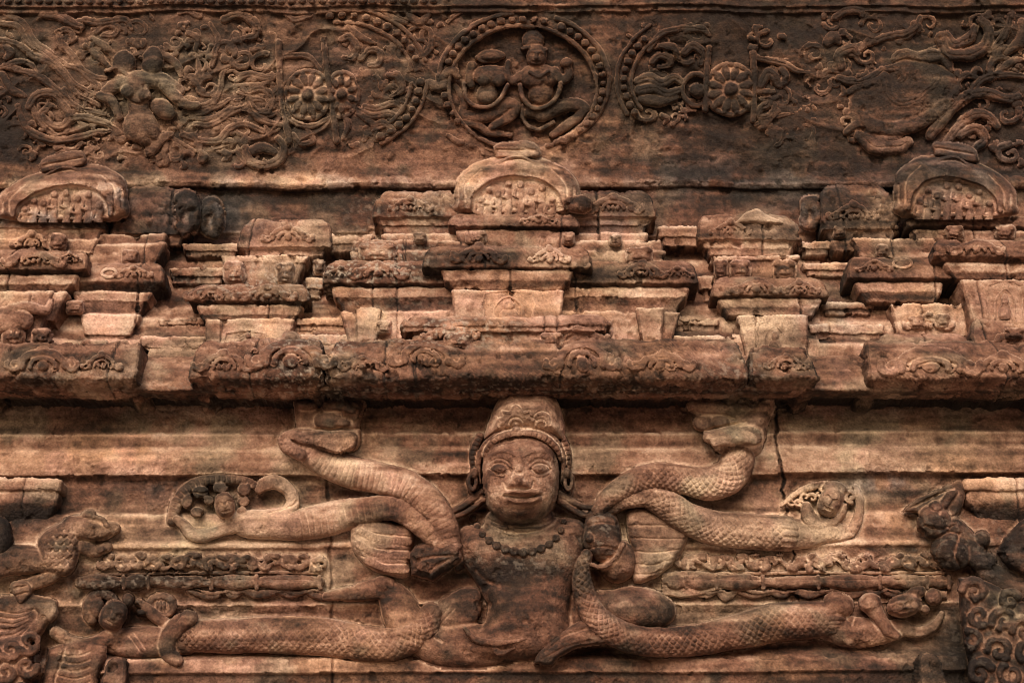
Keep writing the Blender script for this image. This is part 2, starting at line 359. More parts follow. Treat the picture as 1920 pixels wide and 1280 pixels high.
# ------------------------------------------------------------------ moulded stone blocks
def prof(rows):
    a = np.array([(r[0], r[1], r[2] if len(r) > 2 else .5) for r in rows], float)
    return (lambda py: np.interp(py, a[:, 0], a[:, 1])), (lambda py: np.interp(py, a[:, 0], a[:, 2]))
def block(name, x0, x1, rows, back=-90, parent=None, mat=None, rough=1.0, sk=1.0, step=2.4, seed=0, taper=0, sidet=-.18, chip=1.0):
    a = np.array([(r[0], r[1], r[2] if len(r) > 2 else .5) for r in rows], float)
    dm = a[:, 1].max(); back = min(back, a[:, 1].min() - 8)
    seg = np.hypot(np.diff(a[:, 0]), np.diff(a[:, 1])); L = np.concatenate([[0], np.cumsum(seg)])
    n = max(6, int(L[-1] / step)); q = np.linspace(0, L[-1], n)
    py = np.interp(q, L, a[:, 0]); d = np.interp(q, L, a[:, 1]); t = np.interp(q, L, a[:, 2])
    # soften profile corners
    d2 = np.convolve(np.pad(d, 1, mode='edge'), [.25, .5, .25], 'valid'); py2 = np.convolve(np.pad(py, 1, mode='edge'), [.25, .5, .25], 'valid')
    d, py = d2, py2
    zz = world(960 + 0 * py, py, d)[:, 2]
    ref = a[np.argmax(a[:, 1]), 0]
    XL = world(x0, ref, dm)[0] ; XR = world(x1, ref, dm)[0]
    r = 5.0; ns = max(4, int((dm - back) / 6)); nf = max(6, int((x1 - x0) / step)); na = 5
    def row(z, dd, tt, off):
        pts = []; xl = XL + off; xr = XR - off
        rr = min(r, (dd - back) * .4, (xr - xl) / S * .3)
        s1 = np.linspace(back, dd - rr, ns)
        f = np.linspace(xl + rr * S, xr - rr * S, nf)
        an = np.linspace(0, np.pi / 2, na + 2)[1:-1]
        lx = np.concatenate([np.full(ns, xl), xl + rr * S * (1 - np.sin(an)) * 1.0, f, xr - rr * S * (1 - np.cos(an)), np.full(ns, xr)])
        # left arc goes from side to front
        lx[ns:ns + na] = xl + rr * S * (1 - np.cos(an)); ly = np.concatenate([s1, dd - rr + rr * np.sin(an), np.full(nf, dd), dd - rr + rr * np.cos(an), s1[::-1]])
        lx[ns + na + nf:ns + 2 * na + nf] = xr - rr * S * (1 - np.sin(an))
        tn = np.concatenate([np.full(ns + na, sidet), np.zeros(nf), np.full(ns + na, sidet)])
        return np.stack([lx, -ly * S, np.full(len(lx), z)], -1), tt + tn
    R_ = [];T_ = []
    for i in range(n):
        p_, t_ = row(zz[i], d[i], t[i], (dm - d[i]) * S * sk + max(0, py[i] - ref) * taper * S); R_.append(p_); T_.append(t_)
    # caps
    def cap(P0, k):
        out = []
        for f in np.linspace(.15, 1, k):
            Q = P0.copy(); Q[:, 1] = P0[:, 1] * (1 - f) + (-back * S) * f; out.append(Q)
        return out
    top = cap(R_[0], 8)[::-1]; bot = cap(R_[-1], 8)
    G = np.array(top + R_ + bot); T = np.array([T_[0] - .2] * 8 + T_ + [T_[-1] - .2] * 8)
    # wavy, worn outline
    W = G / S
    wob = (fbm(W[..., 0], W[..., 1] * .3, W[..., 2], 70, 3, 61 + seed) - .5)
    G[..., 2] += wob * 6 * S * chip + (fbm(W[..., 0], W[..., 1] * .3, W[..., 2] * .3, 17, 3, 64 + seed) - .5) * 5 * S * chip
    mesh_grid(name, G, None, T, mat or M_SAND, parent, rough, seed) if False else None
    # open vertical joints between courses, each stone set slightly off its neighbour
    g_ = np.random.RandomState(seed * 7 + int(x0) % 97 + int(rows[0][0]))
    if x1 - x0 > 130:
        xx = G[..., 0] / S; xj = (world(x0, ref, dm)[0] / S) + 0.0; Wd = (XR - XL) / S; off = 0 * xx
        for _ in range(max(1, int((x1 - x0) / 190))):
            c_ = xj + Wd * g_.uniform(.12, .88) + (G[..., 2] / S) * g_.uniform(-.06, .06); c_ = c_ - (c_.mean() - (xj + Wd * g_.uniform(.12, .88)))
            jn = np.exp(-((xx - c_ - 3 * (vnoise(G[..., 2] / S / 9, xx * 0, xx * 0, 5) - .5)) / 1.5) ** 2); T = T - .38 * jn; off = off - 4 * jn + np.where(xx > c_, g_.uniform(-2, 2), 0)
        G[..., 1] -= off * S * (T > -5)
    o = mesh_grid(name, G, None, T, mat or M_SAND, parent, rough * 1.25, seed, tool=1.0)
    f = (lambda X, Y: np.interp(Y, py, d)); return o, f
def seq(y0, *segs):  # tones paint in shade under and between mouldings, and bright top edges
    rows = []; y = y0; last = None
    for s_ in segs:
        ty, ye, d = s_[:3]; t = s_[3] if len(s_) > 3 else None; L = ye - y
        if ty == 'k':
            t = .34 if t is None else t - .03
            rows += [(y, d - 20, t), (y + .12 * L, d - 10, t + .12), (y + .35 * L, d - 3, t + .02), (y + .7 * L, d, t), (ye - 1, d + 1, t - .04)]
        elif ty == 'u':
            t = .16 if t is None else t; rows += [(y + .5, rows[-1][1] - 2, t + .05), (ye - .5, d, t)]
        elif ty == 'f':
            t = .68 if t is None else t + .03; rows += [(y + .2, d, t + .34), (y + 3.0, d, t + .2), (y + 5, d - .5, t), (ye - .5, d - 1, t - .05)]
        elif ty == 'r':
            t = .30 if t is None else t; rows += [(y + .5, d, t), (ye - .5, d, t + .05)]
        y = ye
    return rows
def face(r, cx, cy, rx, ry, rot, z, h):
    r.ell(cx, cy, rx, ry, rot, z=z, h=h, p=2.3)
    c, n = math.cos(math.radians(rot)), math.sin(math.radians(rot))
    def q(a, b): return (cx + a * rx * c - b * ry * n, cy + a * rx * n + b * ry * c)
    for s_ in (-1, 1):
        r.bump(*q(s_ * .4, -.12), rx * .2, ry * .13, -3.5, rot); r.bump(*q(s_ * .4, -.12), rx * .1, ry * .07, 3.5, rot)
        r.add([q(s_ * .15, -.26), q(s_ * .42, -.38), q(s_ * .72, -.24)], rx * .09, 3)
    r.add([q(0, -.25), q(0, .0), q(0, .18)], rx * .13, 4.5); r.bump(*q(0, .2), rx * .2, ry * .1, 3, rot)
    r.groove([q(-.34, .46), q(0, .5), q(.34, .46)], rx * .07, 4); r.add([q(-.3, .38), q(0, .4), q(.3, .38)], rx * .09, 2.5); r.add([q(-.24, .6), q(0, .63), q(.24, .6)], rx * .1, 3)
    return r
def spiral(cx, cy, r0, r1, a0, turns, n=16, ey=.85):
    out = []
    for i in range(n):
        f = i / (n - 1); a = math.radians(a0) + f * turns * 2 * math.pi; r = r0 + (r1 - r0) * f
        out.append((cx + r * math.cos(a), cy + r * math.sin(a) * ey))
    return out
def arc(cx, cy, rx, ry, a0, a1, n=14):
    return [(cx + rx * math.cos(math.radians(a0 + (a1 - a0) * i / (n - 1))), cy + ry * math.sin(math.radians(a0 + (a1 - a0) * i / (n - 1)))) for i in range(n)]
# ================================================================== MAIN FIGURE
def guardian():
    E = empty('guardian_statue', 980, 1230, 10, 'large smiling stone guardian with tall crown and bead necklace gripping serpents under the eave', 'statue')
    B = 22
    r = Relief(585, 955, 1285, 1262, 1.5, 1.5)
    # torso
    r.poly([(905, 985), (870, 985), (856, 1010), (862, 1045), (885, 1080), (902, 1108), (914, 1140), (902, 1175), (868, 1212), (890, 1236), (960, 1238), (1040, 1230), (1074, 1198), (1068, 1150), (1076, 1102), (1092, 1060), (1100, 1010), (1090, 975), (1045, 968), (980, 960), (920, 965)], z=0, h=34, bev=34, dome=20, sm=6, tone=0)
    r.bump(925, 1040, 45, 35, 12); r.bump(1030, 1040, 45, 35, 12); r.bump(980, 1140, 65, 50, 12); r.bump(978, 1088, 80, 20, -3)
    r.groove([(905, 1100), (930, 1092), (955, 1098)], 6, 2); r.bump(985, 1165, 7, 6, -4)
    r.groove([(893, 1070), (912, 1088), (935, 1098)], 5, 5)
    # neck
    r.ell(977, 975, 68, 34, 0, z=20, h=36, sm=8)
    for yy, a in ((988, 5), (999, 5), (1006, 3)): r.groove(arc(977, 955, 72, yy - 955, 15, 165), 2.2, a)
    # waist folds on the left hip
    for x in (0, 14, 28): r.groove([(873 + x, 1120 + x * .3), (870 + x, 1140), (882 + x, 1165)], 3, 6)
    # left bent leg with its foot
    r.tube([(950, 1205), (890, 1210), (830, 1212), (785, 1192), (758, 1160), (742, 1125), (722, 1104)], [40, 44, 40, 38, 38, 32, 20], z=-6, k=.95, sm=8)
    r.tube([(724, 1102), (690, 1106), (655, 1112), (612, 1117)], [22, 19, 14, 9], z=2, k=.9, sm=6)
    r.ell(716, 1094, 17, 15, 0, z=8, h=20, sm=5)
    for y_ in (1108, 1114, 1120): r.groove([(604, y_), (622, y_ - 1)], 1.5, 3)
    r.poly([(830, 1120), (870, 1100), (900, 1110), (898, 1160), (860, 1180), (815, 1180), (800, 1160)], z=0, h=16, bev=20, sm=10)
    for i in range(5): r.groove([(820 + i * 8, 1125 + i * 4), (790 + i * 6, 1165 + i * 6), (800 + i * 9, 1195 + i * 3)], 2.2, 2.2)
    # right knee
    r.ell(1197, 1140, 72, 42, 6, z=0, h=46, sm=5); r.poly([(1070, 1110), (1130, 1105), (1180, 1110), (1180, 1165), (1120, 1180), (1070, 1190)], z=-4, h=26, bev=18, sm=8)
    r.build('body', B, parent=E, tone=.44, rough=1.0); chest = r
    def ch(x, y): return float(chest.H[int((y - chest.y0) / chest.step), int((x - chest.x0) / chest.step)])
    # loin cloth
    r = Relief(860, 1140, 1150, 1256, 1.5)
    r.poly([(1000, 1244), (1012, 1215), (1045, 1188), (1090, 1162), (1120, 1180), (1140, 1206), (1085, 1214), (1050, 1232), (1032, 1249)], z=20, h=26, bev=8, dome=8)
    r.groove([(1020, 1222), (1060, 1192), (1100, 1178)], 3, 3); r.groove([(1015, 1235), (1060, 1212), (1110, 1200)], 2, 2.5)
    r.tube([(872, 1178), (890, 1198), (925, 1204), (960, 1202), (990, 1196)], [4, 6, 7, 6, 3], z=52, k=.6)
    r.tube([(925, 1200), (935, 1222), (965, 1215)], [6, 7, 4], z=46, k=.6)
    r.build('loincloth', B, parent=E, tone=.44, rough=.8)
    # head
    r = Relief(880, 795, 1080, 995, 1.15, .9)
    r.ell(976, 894, 72, 88, 0, z=44, h=78, p=2.5, f=.5, sm=0)
    r.bump(976, 866, 60, 7, -3.0)
    # brow ridges, eye sockets
    r.bump(937, 874, 20, 13, -8); r.bump(1014, 873, 20, 13, -8)
    r.add([(911, 864), (921, 852), (937, 846), (953, 847), (965, 853)], 3.2, 5.0); r.add([(985, 853), (997, 847), (1013, 845), (1029, 851), (1040, 863)], 3.2, 5.0)
    for cx in (936, 1013):
        r.bump(cx, 878, 13, 8, 14)
        r.groove([(cx - 18, 879), (cx - 9, 870), (cx + 2, 868), (cx + 12, 872), (cx + 19, 879)], 1.9, 6)
        r.groove([(cx - 18, 879), (cx - 8, 886), (cx + 4, 888), (cx + 14, 884), (cx + 19, 879)], 1.9, 6)
        r.groove([(cx - 20, 871), (cx - 9, 862), (cx + 3, 860), (cx + 14, 865), (cx + 21, 873)], 2, 3.5)
        r.groove([(cx - 16, 892), (cx, 896), (cx + 16, 891)], 2, 2)
        r.groove(arc(cx, 878, 5.5, 5.5, 0, 360, 12), 1.1, 2.0)
    # nose (chipped)
    r.add([(975, 856), (974, 872), (973, 888), (972, 900)], 8.5, 9); r.bump(972, 902, 12, 10, 13); r.bump(959, 907, 6, 5, 7); r.bump(986, 907, 6, 5, 7)
    r.bump(974, 888, 6, 5, -8); r.bump(966, 903, 4, 4, -6); r.bump(981, 899, 4, 5, -5); r.groove([(944, 904), (949, 915), (960, 917)], 2.2, 4); r.groove([(1000, 903), (996, 914), (985, 917)], 2.2, 4)
    # mouth
    r.add([(949, 925), (962, 922), (979, 923), (996, 921), (1010, 923)], 4.2, 10); r.add([(953, 937), (968, 941), (982, 941), (998, 940), (1008, 935)], 5.2, 12)
    r.groove([(947, 928), (962, 931), (980, 933), (998, 931), (1012, 927)], 2.1, 12); r.groove([(957, 947), (980, 951), (1003, 947)], 3, 4.5); r.groove([(951, 918), (975, 916), (1005, 917)], 2, 3)
    r.bump(979, 962, 22, 9, 5); r.bump(925, 925, 20, 20, 3); r.bump(1030, 925, 20, 20, 3); r.bump(946, 929, 4, 5, -4); r.bump(1014, 928, 4, 5, -4)
    r.build('head', B, parent=E, tone=.47, rough=1.1, crev=.34)
    # hair band of beads along the forehead and side locks
    r = Relief(870, 780, 1085, 965, 1.15, .6)
    r.tube([(901, 905), (897, 872), (903, 845), (920, 824), (948, 806), (980, 801), (1010, 805), (1036, 821), (1052, 846), (1056, 875), (1053, 905)], [3, 5, 6, 7, 7, 7, 7, 7, 6, 5, 3], z=[34, 38, 46, 54, 60, 62, 60, 54, 46, 38, 34], k=1.3, rib=(13, 1.8), sm=6, tone=0)
    r.tube([(908, 862), (914, 843), (931, 824), (956, 814), (980, 812), (1004, 814), (1027, 825), (1044, 843), (1050, 862)], [3, 6, 7, 7, 6, 7, 7, 6, 3], z=[56, 70, 86, 95, 98, 95, 86, 70, 56], k=1.0, rib=(10, 2.4), tone=.05, sm=5)
    r.ell(968, 806, 8, 7, z=88, h=16, sm=0)
    r.tube([(888, 876), (887, 860), (890, 838), (900, 818)], [5, 7, 8, 7], z=34, k=1.3, rib=(9, 4), tone=-.22)
    r.tube([(1066, 876), (1066, 860), (1062, 840), (1054, 818)], [4, 6, 7, 6], z=34, k=1.3, rib=(9, 4), tone=-.1)
    r.build('hair', B, parent=E, tone=.44, rough=.4, crev=.6)
    # crown
    r = Relief(890, 730, 1080, 826, 1.15, .8)
    r.poly([(906, 824), (914, 796), (924, 770), (935, 748), (955, 731), (1025, 731), (1044, 750), (1054, 772), (1060, 800), (1058, 826), (985, 812)], z=18, h=40, bev=46, dome=30, smooth=False)
    for pts, q in (([(936, 802), (933, 788), (943, 784), (941, 773), (955, 774), (960, 766), (967, 762), (975, 766), (981, 774), (994, 773), (993, 784), (1003, 790), (1000, 803)], 3.6),
                   (arc(967, 800, 13, 14, 180, 360), 3.4), (arc(1016, 793, 17, 18, 190, 380), 3.4), (arc(1014, 798, 9, 9, 180, 370), 3.2), (arc(926, 797, 10, 15, 170, 330), 3.2)):
        r.groove([(x, y - 4) for x, y in pts], 1.6, 4); r.add(pts, q * .8, 3.2)
    r.add([(967, 799)] * 3, 7, 5); r.groove([(1036, 742), (1046, 770), (1052, 802)], 2.5, 5); r.add([(1046, 742), (1055, 770), (1060, 802)], 5, 6)
    r.build('crown', B, parent=E, tone=.66, rough=.35, crev=.5)
    # ears and ear ornaments
    for sx, cx in ((-1, 886), (1, 1066)):
        r = Relief(830, 870, 1125, 985, 1.3, 1)
        r.tube(arc(cx, 902, 6.5, 15, 0, 360, 16), 4.5, z=46, k=1.2, tone=-.02); r.ell(cx - sx * 3, 886, 8, 12, z=44, h=16)
        r.build('ear', B, parent=E, tone=.40, rough=.6)
        r = Relief(830, 905, 1125, 985, 1.3, 1)
        if sx < 0:
            r.tube([(903, 922), (885, 935), (865, 950), (846, 960)], [8, 7, 6, 5], z=24, k=1.2); r.tube([(908, 934), (890, 948), (868, 962), (850, 969)], [7, 6, 5, 5], z=22, k=1.2)
            r.tube(arc(893, 915, 12, 12, 90, 300), 4, z=26)
        else:
            r.tube([(1049, 926), (1066, 936), (1090, 948), (1112, 952)], [7, 7, 6, 6], z=24, k=1.2); r.tube([(1050, 938), (1066, 950), (1088, 962), (1102, 968)], [8, 7, 6, 5], z=22, k=1.2)
            r.tube(arc(1060, 918, 9, 10, 240, 450), 4, z=26)
        r.build('earring', B, parent=E, tone=.42, rough=.7)
    # necklace
    path = catmull([(887, 966), (896, 990), (915, 1011), (940, 1026), (981, 1035), (1018, 1026), (1042, 1008), (1055, 985), (1058, 965)], 20)
    L = np.concatenate([[0], np.cumsum(np.hypot(*np.diff(path, axis=0).T))]); nb = 14
    r = Relief(870, 950, 1075, 1055, 1.3, .5)
    for i in range(nb):
        s_ = L[-1] * (i + .3) / nb; x = np.interp(s_, L, path[:, 0]); y = np.interp(s_, L, path[:, 1]); q = 6.8 + 3.2 * math.sin(math.pi * (i + .5) / nb)
        zc_ = ch(x, y) - 4; r.ell(x, y, q, q, z=zc_, h=15, p=2.2, f=.4, sm=0); r.bump(x, y, q * .35, q * .35, -4)
    r.build('necklace', B, parent=E, tone=.14, rough=.25, crev=.8)
    # right fist
    r = Relief(1080, 935, 1205, 1100, 1.4, 1.2)
    r.ell(1159, 1052, 36, 42, 10, z=0, h=40); r.ell(1130, 1000, 34, 54, -8, z=14, h=46, p=2.3)
    r.tube([(1103, 1005), (1106, 1020), (1120, 1028)], [11, 12, 8], z=36, k=1.0, tone=-.1); r.ell(1106, 1008, 9, 9, z=50, h=12)
    r.tube([(1108, 1058), (1130, 1063), (1155, 1045), (1168, 1020)], 4.5, z=44, k=1.0, rib=(5, 1.5), tone=.12)
    for y_ in (962, 980, 1024, 1042): r.groove([(1100, y_ + 6), (1125, y_), (1156, y_ + 4)], 2.4, 3.5)
    r.build('hand', B, parent=E, tone=.42, rough=.9)
    r = Relief(755, 960, 905, 1095, 1.4, 1.6)
    r.poly([(765, 1038), (778, 1022), (800, 1012), (846, 1008), (872, 1020), (866, 1050), (842, 1068), (812, 1090), (770, 1078)], z=0, h=46, bev=14, dome=12, smooth=False, tone=-.1)
    r.tube([(850, 1000), (864, 1015), (868, 1035), (858, 1060)], [12, 16, 15, 9], z=10, k=1.2)
    r.groove([(765, 1058), (800, 1045), (850, 1040)], 3, 5); r.groove([(800, 1085), (815, 1062), (860, 1040)], 3, 5)
    o = r.build('broken_hand', B, M_ROUGH, parent=E, tone=.46, rough=1.6); o['label'] = 'broken stump of the left hand'
guardian()
# ================================================================== SERPENTS
def serpent(label, pts, rad, z, base, ribbed=None, scaled=None, tone=.55, extra=None, bbox=None, head=None):
    xs = [p[0] for p in pts]; ys = [p[1] for p in pts]; R = max(rad) + 6
    E = empty('serpent', xs[len(xs) // 2], ys[len(ys) // 2], base, label, 'serpent carving', 'serpents held by the guardian')
    r = Relief(min(xs) - R, min(ys) - R, max(xs) + R, max(ys) + R, 1.4, 1.2)
    r.tube(pts, rad, z=z, k=.95, rib=ribbed, scale=scaled)
    r.build('body', base, parent=E, tone=tone, rough=.5, crev=.34)
    return E
serpent('thick ribbed serpent curling down from the bracket figure left of the guardian', [(556, 826), (600, 856), (650, 882), (710, 896), (765, 912), (808, 948), (834, 992), (846, 1040)], [24, 30, 31, 30, 30, 30, 27, 20], [10, 10, 14, 20, 30, 40, 40, 34], 20, ribbed=(10, 3), tone=.60)
serpent('ribbed serpent arching from the reclining torso to the broken left hand', [(560, 984), (620, 972), (680, 958), (735, 952), (780, 972), (815, 1005), (836, 1028)], [30, 32, 27, 24, 24, 22, 18], [0, 2, 10, 22, 34, 42, 40], 20, ribbed=(12, 3), tone=.62)
serpent('scaly serpent rising from the right fist to the bracket figure', [(1122, 956), (1150, 925), (1190, 903), (1235, 893), (1285, 900), (1330, 906), (1368, 890), (1384, 858), (1380, 832)], [14, 20, 24, 26, 28, 32, 34, 32, 26], [40, 40, 34, 26, 20, 16, 14, 12, 10], 20, scaled=(12.5, 3.0), tone=.55)
serpent('scaly serpent leaving the right fist toward the reclining torso on the right', [(1130, 965), (1165, 940), (1210, 930), (1250, 945), (1290, 972), (1345, 990), (1410, 997), (1470, 1000)], [12, 16, 22, 28, 31, 33, 34, 34], [30, 30, 26, 20, 12, 6, 2, 0], 20, scaled=(12.5, 3.0), tone=.60)
serpent('long scaly serpent hanging from the right fist and running along the bottom ledge', [(1100, 1040), (1090, 1070), (1096, 1115), (1120, 1160), (1165, 1190), (1225, 1203), (1300, 1200), (1380, 1184), (1460, 1166), (1555, 1160)], [12, 17, 22, 26, 28, 28, 30, 33, 37, 34], [44, 44, 44, 38, 28, 16, 8, 4, 2, 0], 20, scaled=(13.5, 3.2), tone=.50)
serpent('scaly serpent tail along the bottom ledge beneath the bent leg', [(335, 1190), (400, 1192), (470, 1190), (540, 1190), (610, 1194), (680, 1206), (740, 1206), (790, 1180), (808, 1150)], [28, 32, 34, 36, 36, 34, 32, 30, 22], [0, 0, 0, 2, 4, 6, 12, 18, 14], 18, scaled=(13.5, 3.2), tone=.48)
# fans (spread hoods) behind the serpents
def fan(label, pts, ribs, base, tone, grid=None):
    xs = [p[0] for p in pts]; ys = [p[1] for p in pts]
    r = Relief(min(xs) - 12, min(ys) - 12, max(xs) + 12, max(ys) + 12, 1.4, 1)
    r.poly(pts, z=0, h=22, bev=12, dome=6)
    for g in ribs: r.groove(g, 2.0, 3.6)
    if grid:
        for g in grid: r.tube(g, 7, z=27, k=.5, rib=(6, 2.2), sm=2)
    o = r.build('serpent_hood', base, tone=tone, rough=.6); tag(o, label, 'serpent hood', 'spread serpent hoods'); return o
fan('fluted shell-like hood beside the broken left hand', [(656, 990), (672, 968), (700, 966), (740, 980), (775, 990), (772, 1040), (766, 1080), (730, 1080), (690, 1062), (662, 1030)],
    [[(665, 985), (700, 1000), (770, 1006)], [(660, 1010), (700, 1028), (768, 1032)], [(672, 1038), (710, 1055), (766, 1056)]], 22, .62,
    [[(672, 994), (710, 1010), (766, 1016)], [(672, 1020), (710, 1038), (766, 1042)], [(690, 1052), (725, 1066), (762, 1068)]])
fan('striped wing-like hood behind the right fist', [(1172, 960), (1200, 950), (1240, 962), (1288, 970), (1292, 1000), (1275, 1040), (1235, 1080), (1190, 1092), (1186, 1040), (1176, 1000)],
    [[(1180, 985), (1230, 985), (1288, 985)], [(1184, 1008), (1230, 1010), (1284, 1010)], [(1186, 1032), (1225, 1036), (1272, 1030)], [(1188, 1056), (1220, 1060), (1256, 1050)], [(1190, 1076), (1220, 1076), (1240, 1068)]], 18, .62)
# ================================================================== BRACKET FIGURES UNDER THE EAVE
r = Relief(515, 738, 700, 865, 1.4, 3)
r.poly([(548, 744), (680, 744), (676, 790), (668, 845), (600, 842), (560, 820)], z=0, h=18, bev=14)
r.ell(640, 762, 40, 18, 0, z=8, h=34); r.ell(656, 768, 16, 12, 20, z=24, h=22); r.ell(618, 788, 30, 20, 0, z=14, h=28); r.ell(644, 792, 14, 10, 0, z=24, h=18)
r.ell(575, 758, 26, 12, 0, z=10, h=22); r.poly([(584, 812), (660, 806), (668, 836), (640, 852), (590, 838)], z=30, h=26, bev=8)
r.tube([(600, 826), (570, 822), (545, 815), (534, 822), (540, 838), (566, 852)], [14, 12, 10, 11, 12, 11], z=36, k=1.1, rib=(7, 1.5)); r.tube([(560, 812), (590, 816), (640, 822)], [8, 10, 10], z=26, k=.8)
r.groove([(600, 776), (630, 770), (664, 780)], 3, 6); r.groove([(586, 806), (630, 804), (672, 804)], 3, 7); r.bump(600, 764, 10, 6, -8)
tag(r.build('bracket_figure', 20, tone=.52, rough=1.3), 'worn crouching animal bracket above the left ribbed serpent', 'bracket figure', 'worn bracket figures under the eave')
r = Relief(1275, 738, 1460, 870, 1.4, 3)
r.poly([(1290, 744), (1448, 744), (1440, 800), (1425, 850), (1390, 860), (1340, 846), (1320, 800)], z=0, h=18, bev=16)
r.ell(1330, 765, 44, 20, 8, z=6, h=28); r.ell(1322, 792, 24, 16, 0, z=12, h=24); r.ell(1350, 790, 18, 12, 10, z=20, h=18)
r.tube([(1440, 750), (1425, 775), (1405, 800), (1400, 830)], [14, 20, 24, 26], z=8, k=1.0); r.poly([(1320, 808), (1370, 798), (1420, 802), (1424, 832), (1360, 838), (1322, 828)], z=32, h=26, bev=12)
r.tube([(1340, 830), (1370, 818), (1415, 824)], [9, 11, 9], z=54, k=.8); r.groove([(1300, 778), (1340, 776), (1380, 784)], 3, 6); r.groove([(1330, 806), (1370, 796), (1400, 790)], 3, 6); r.bump(1316, 790, 8, 8, -7); r.bump(1360, 768, 8, 6, -7)
tag(r.build('bracket_figure', 20, tone=.50, rough=1.3), 'worn greenish animal bracket above the right scaly serpent beside the wall crack', 'bracket figure', 'worn bracket figures under the eave')
# ================================================================== RECLINING TORSOS
E = empty('reclining_torso', 450, 1000, 12, 'small curly haired serpent man resting his head on his arm, upper left of the wall', 'relief figure')
r = Relief(310, 885, 590, 1025, 1.3, 1.2)
r.tube([(585, 982), (540, 985), (500, 982), (462, 982), (440, 975)], [29, 28, 28, 26, 18], z=0, k=.9, rib=(40, 1.2), sm=6)
r.tube([(475, 970), (505, 968), (535, 962), (549, 945), (543, 922), (520, 904), (497, 906), (486, 918)], [15, 15, 14, 13, 13, 14, 13, 8], z=6, k=.9)
r.tube([(455, 985), (420, 992), (380, 1004), (358, 1000), (344, 984), (330, 972)], [14, 12, 13, 12, 10, 8], z=6, k=1)
face(r, 421, 946, 19, 26, -12, 14, 30)
r.bump(505, 921, 7, 6, 6); r.bump(440, 975, 8, 8, 4); r.groove([(505, 962), (545, 950), (556, 940)], 2, 4)
r.build('body', 16, parent=E, tone=.60, rough=.6)
r = Relief(310, 885, 500, 1010, 1.3, 1.2)
r.tube([(322, 975), (332, 940), (352, 915), (385, 900), (425, 897), (465, 903), (482, 914)], [11, 12, 12, 11, 10, 9, 7], z=0, k=1.0, rib=(10, 3), tone=-.05)
for x, y, a, b in ((377, 921, 17, 12), (412, 914, 15, 12), (457, 918, 13, 13), (455, 940, 12, 10), (392, 938, 12, 9), (350, 940, 11, 14), (370, 958, 14, 10), (452, 958, 10, 7)):
    r.ell(x, y, a * .9, b * .9, 0, z=4, h=13, sm=0); r.tube(spiral(x, y, a * .8, 1.5, x * 7 % 360, 1.2, 12, b / a), [4.2 - .2 * q_ for q_ in range(12)], z=12, k=1.1, sm=0)
r.groove([(360, 922), (377, 924), (392, 922)], 1.6, 5)
r.build('curls', 14, parent=E, tone=.44, rough=.5)
E = empty('reclining_torso', 1560, 1010, 12, 'faceless reclining torso framed by a carved scarf, upper right of the wall', 'relief figure')
r = Relief(1450, 885, 1640, 1030, 1.3, 1.4)
r.tube([(1478, 1000), (1510, 1000), (1545, 994), (1580, 998)], [30, 29, 25, 15], z=0, k=.8, sm=6)
r.tube([(1510, 950), (1518, 972), (1534, 984), (1552, 978)], [11, 14, 12, 8], z=12, k=.95); face(r, 1558, 940, 23, 30, 26, 12, 34); r.ell(1566, 916, 24, 15, 10, z=8, h=24); r.tube([(1550, 980), (1566, 976), (1578, 962), (1584, 948)], [8, 8, 7, 5], z=12, k=1)
r.tube([(1575, 1006), (1596, 996), (1608, 972), (1612, 940), (1604, 912)], [9, 10, 9, 8, 5], z=2, k=.9); r.tube([(1466, 948), (1490, 926), (1524, 912), (1552, 906)], [3, 6, 7, 5], z=0, k=1, rib=(9, 2))
for i in range(6): r.tube(spiral(1484 + i * 13, 940 - i * 4 + 5 * (i % 2), 9, 2, i * 70, .9, 9, .9), [4, 4, 4, 3.5, 3, 3, 3, 2, 2], z=0, k=1, sm=0)
r.tube(spiral(1596, 930, 12, 3, 90, 1.0, 10, 1), [4.5] * 10, z=4, k=1, sm=0)
r.build('body', 14, parent=E, tone=.60, rough=.8)
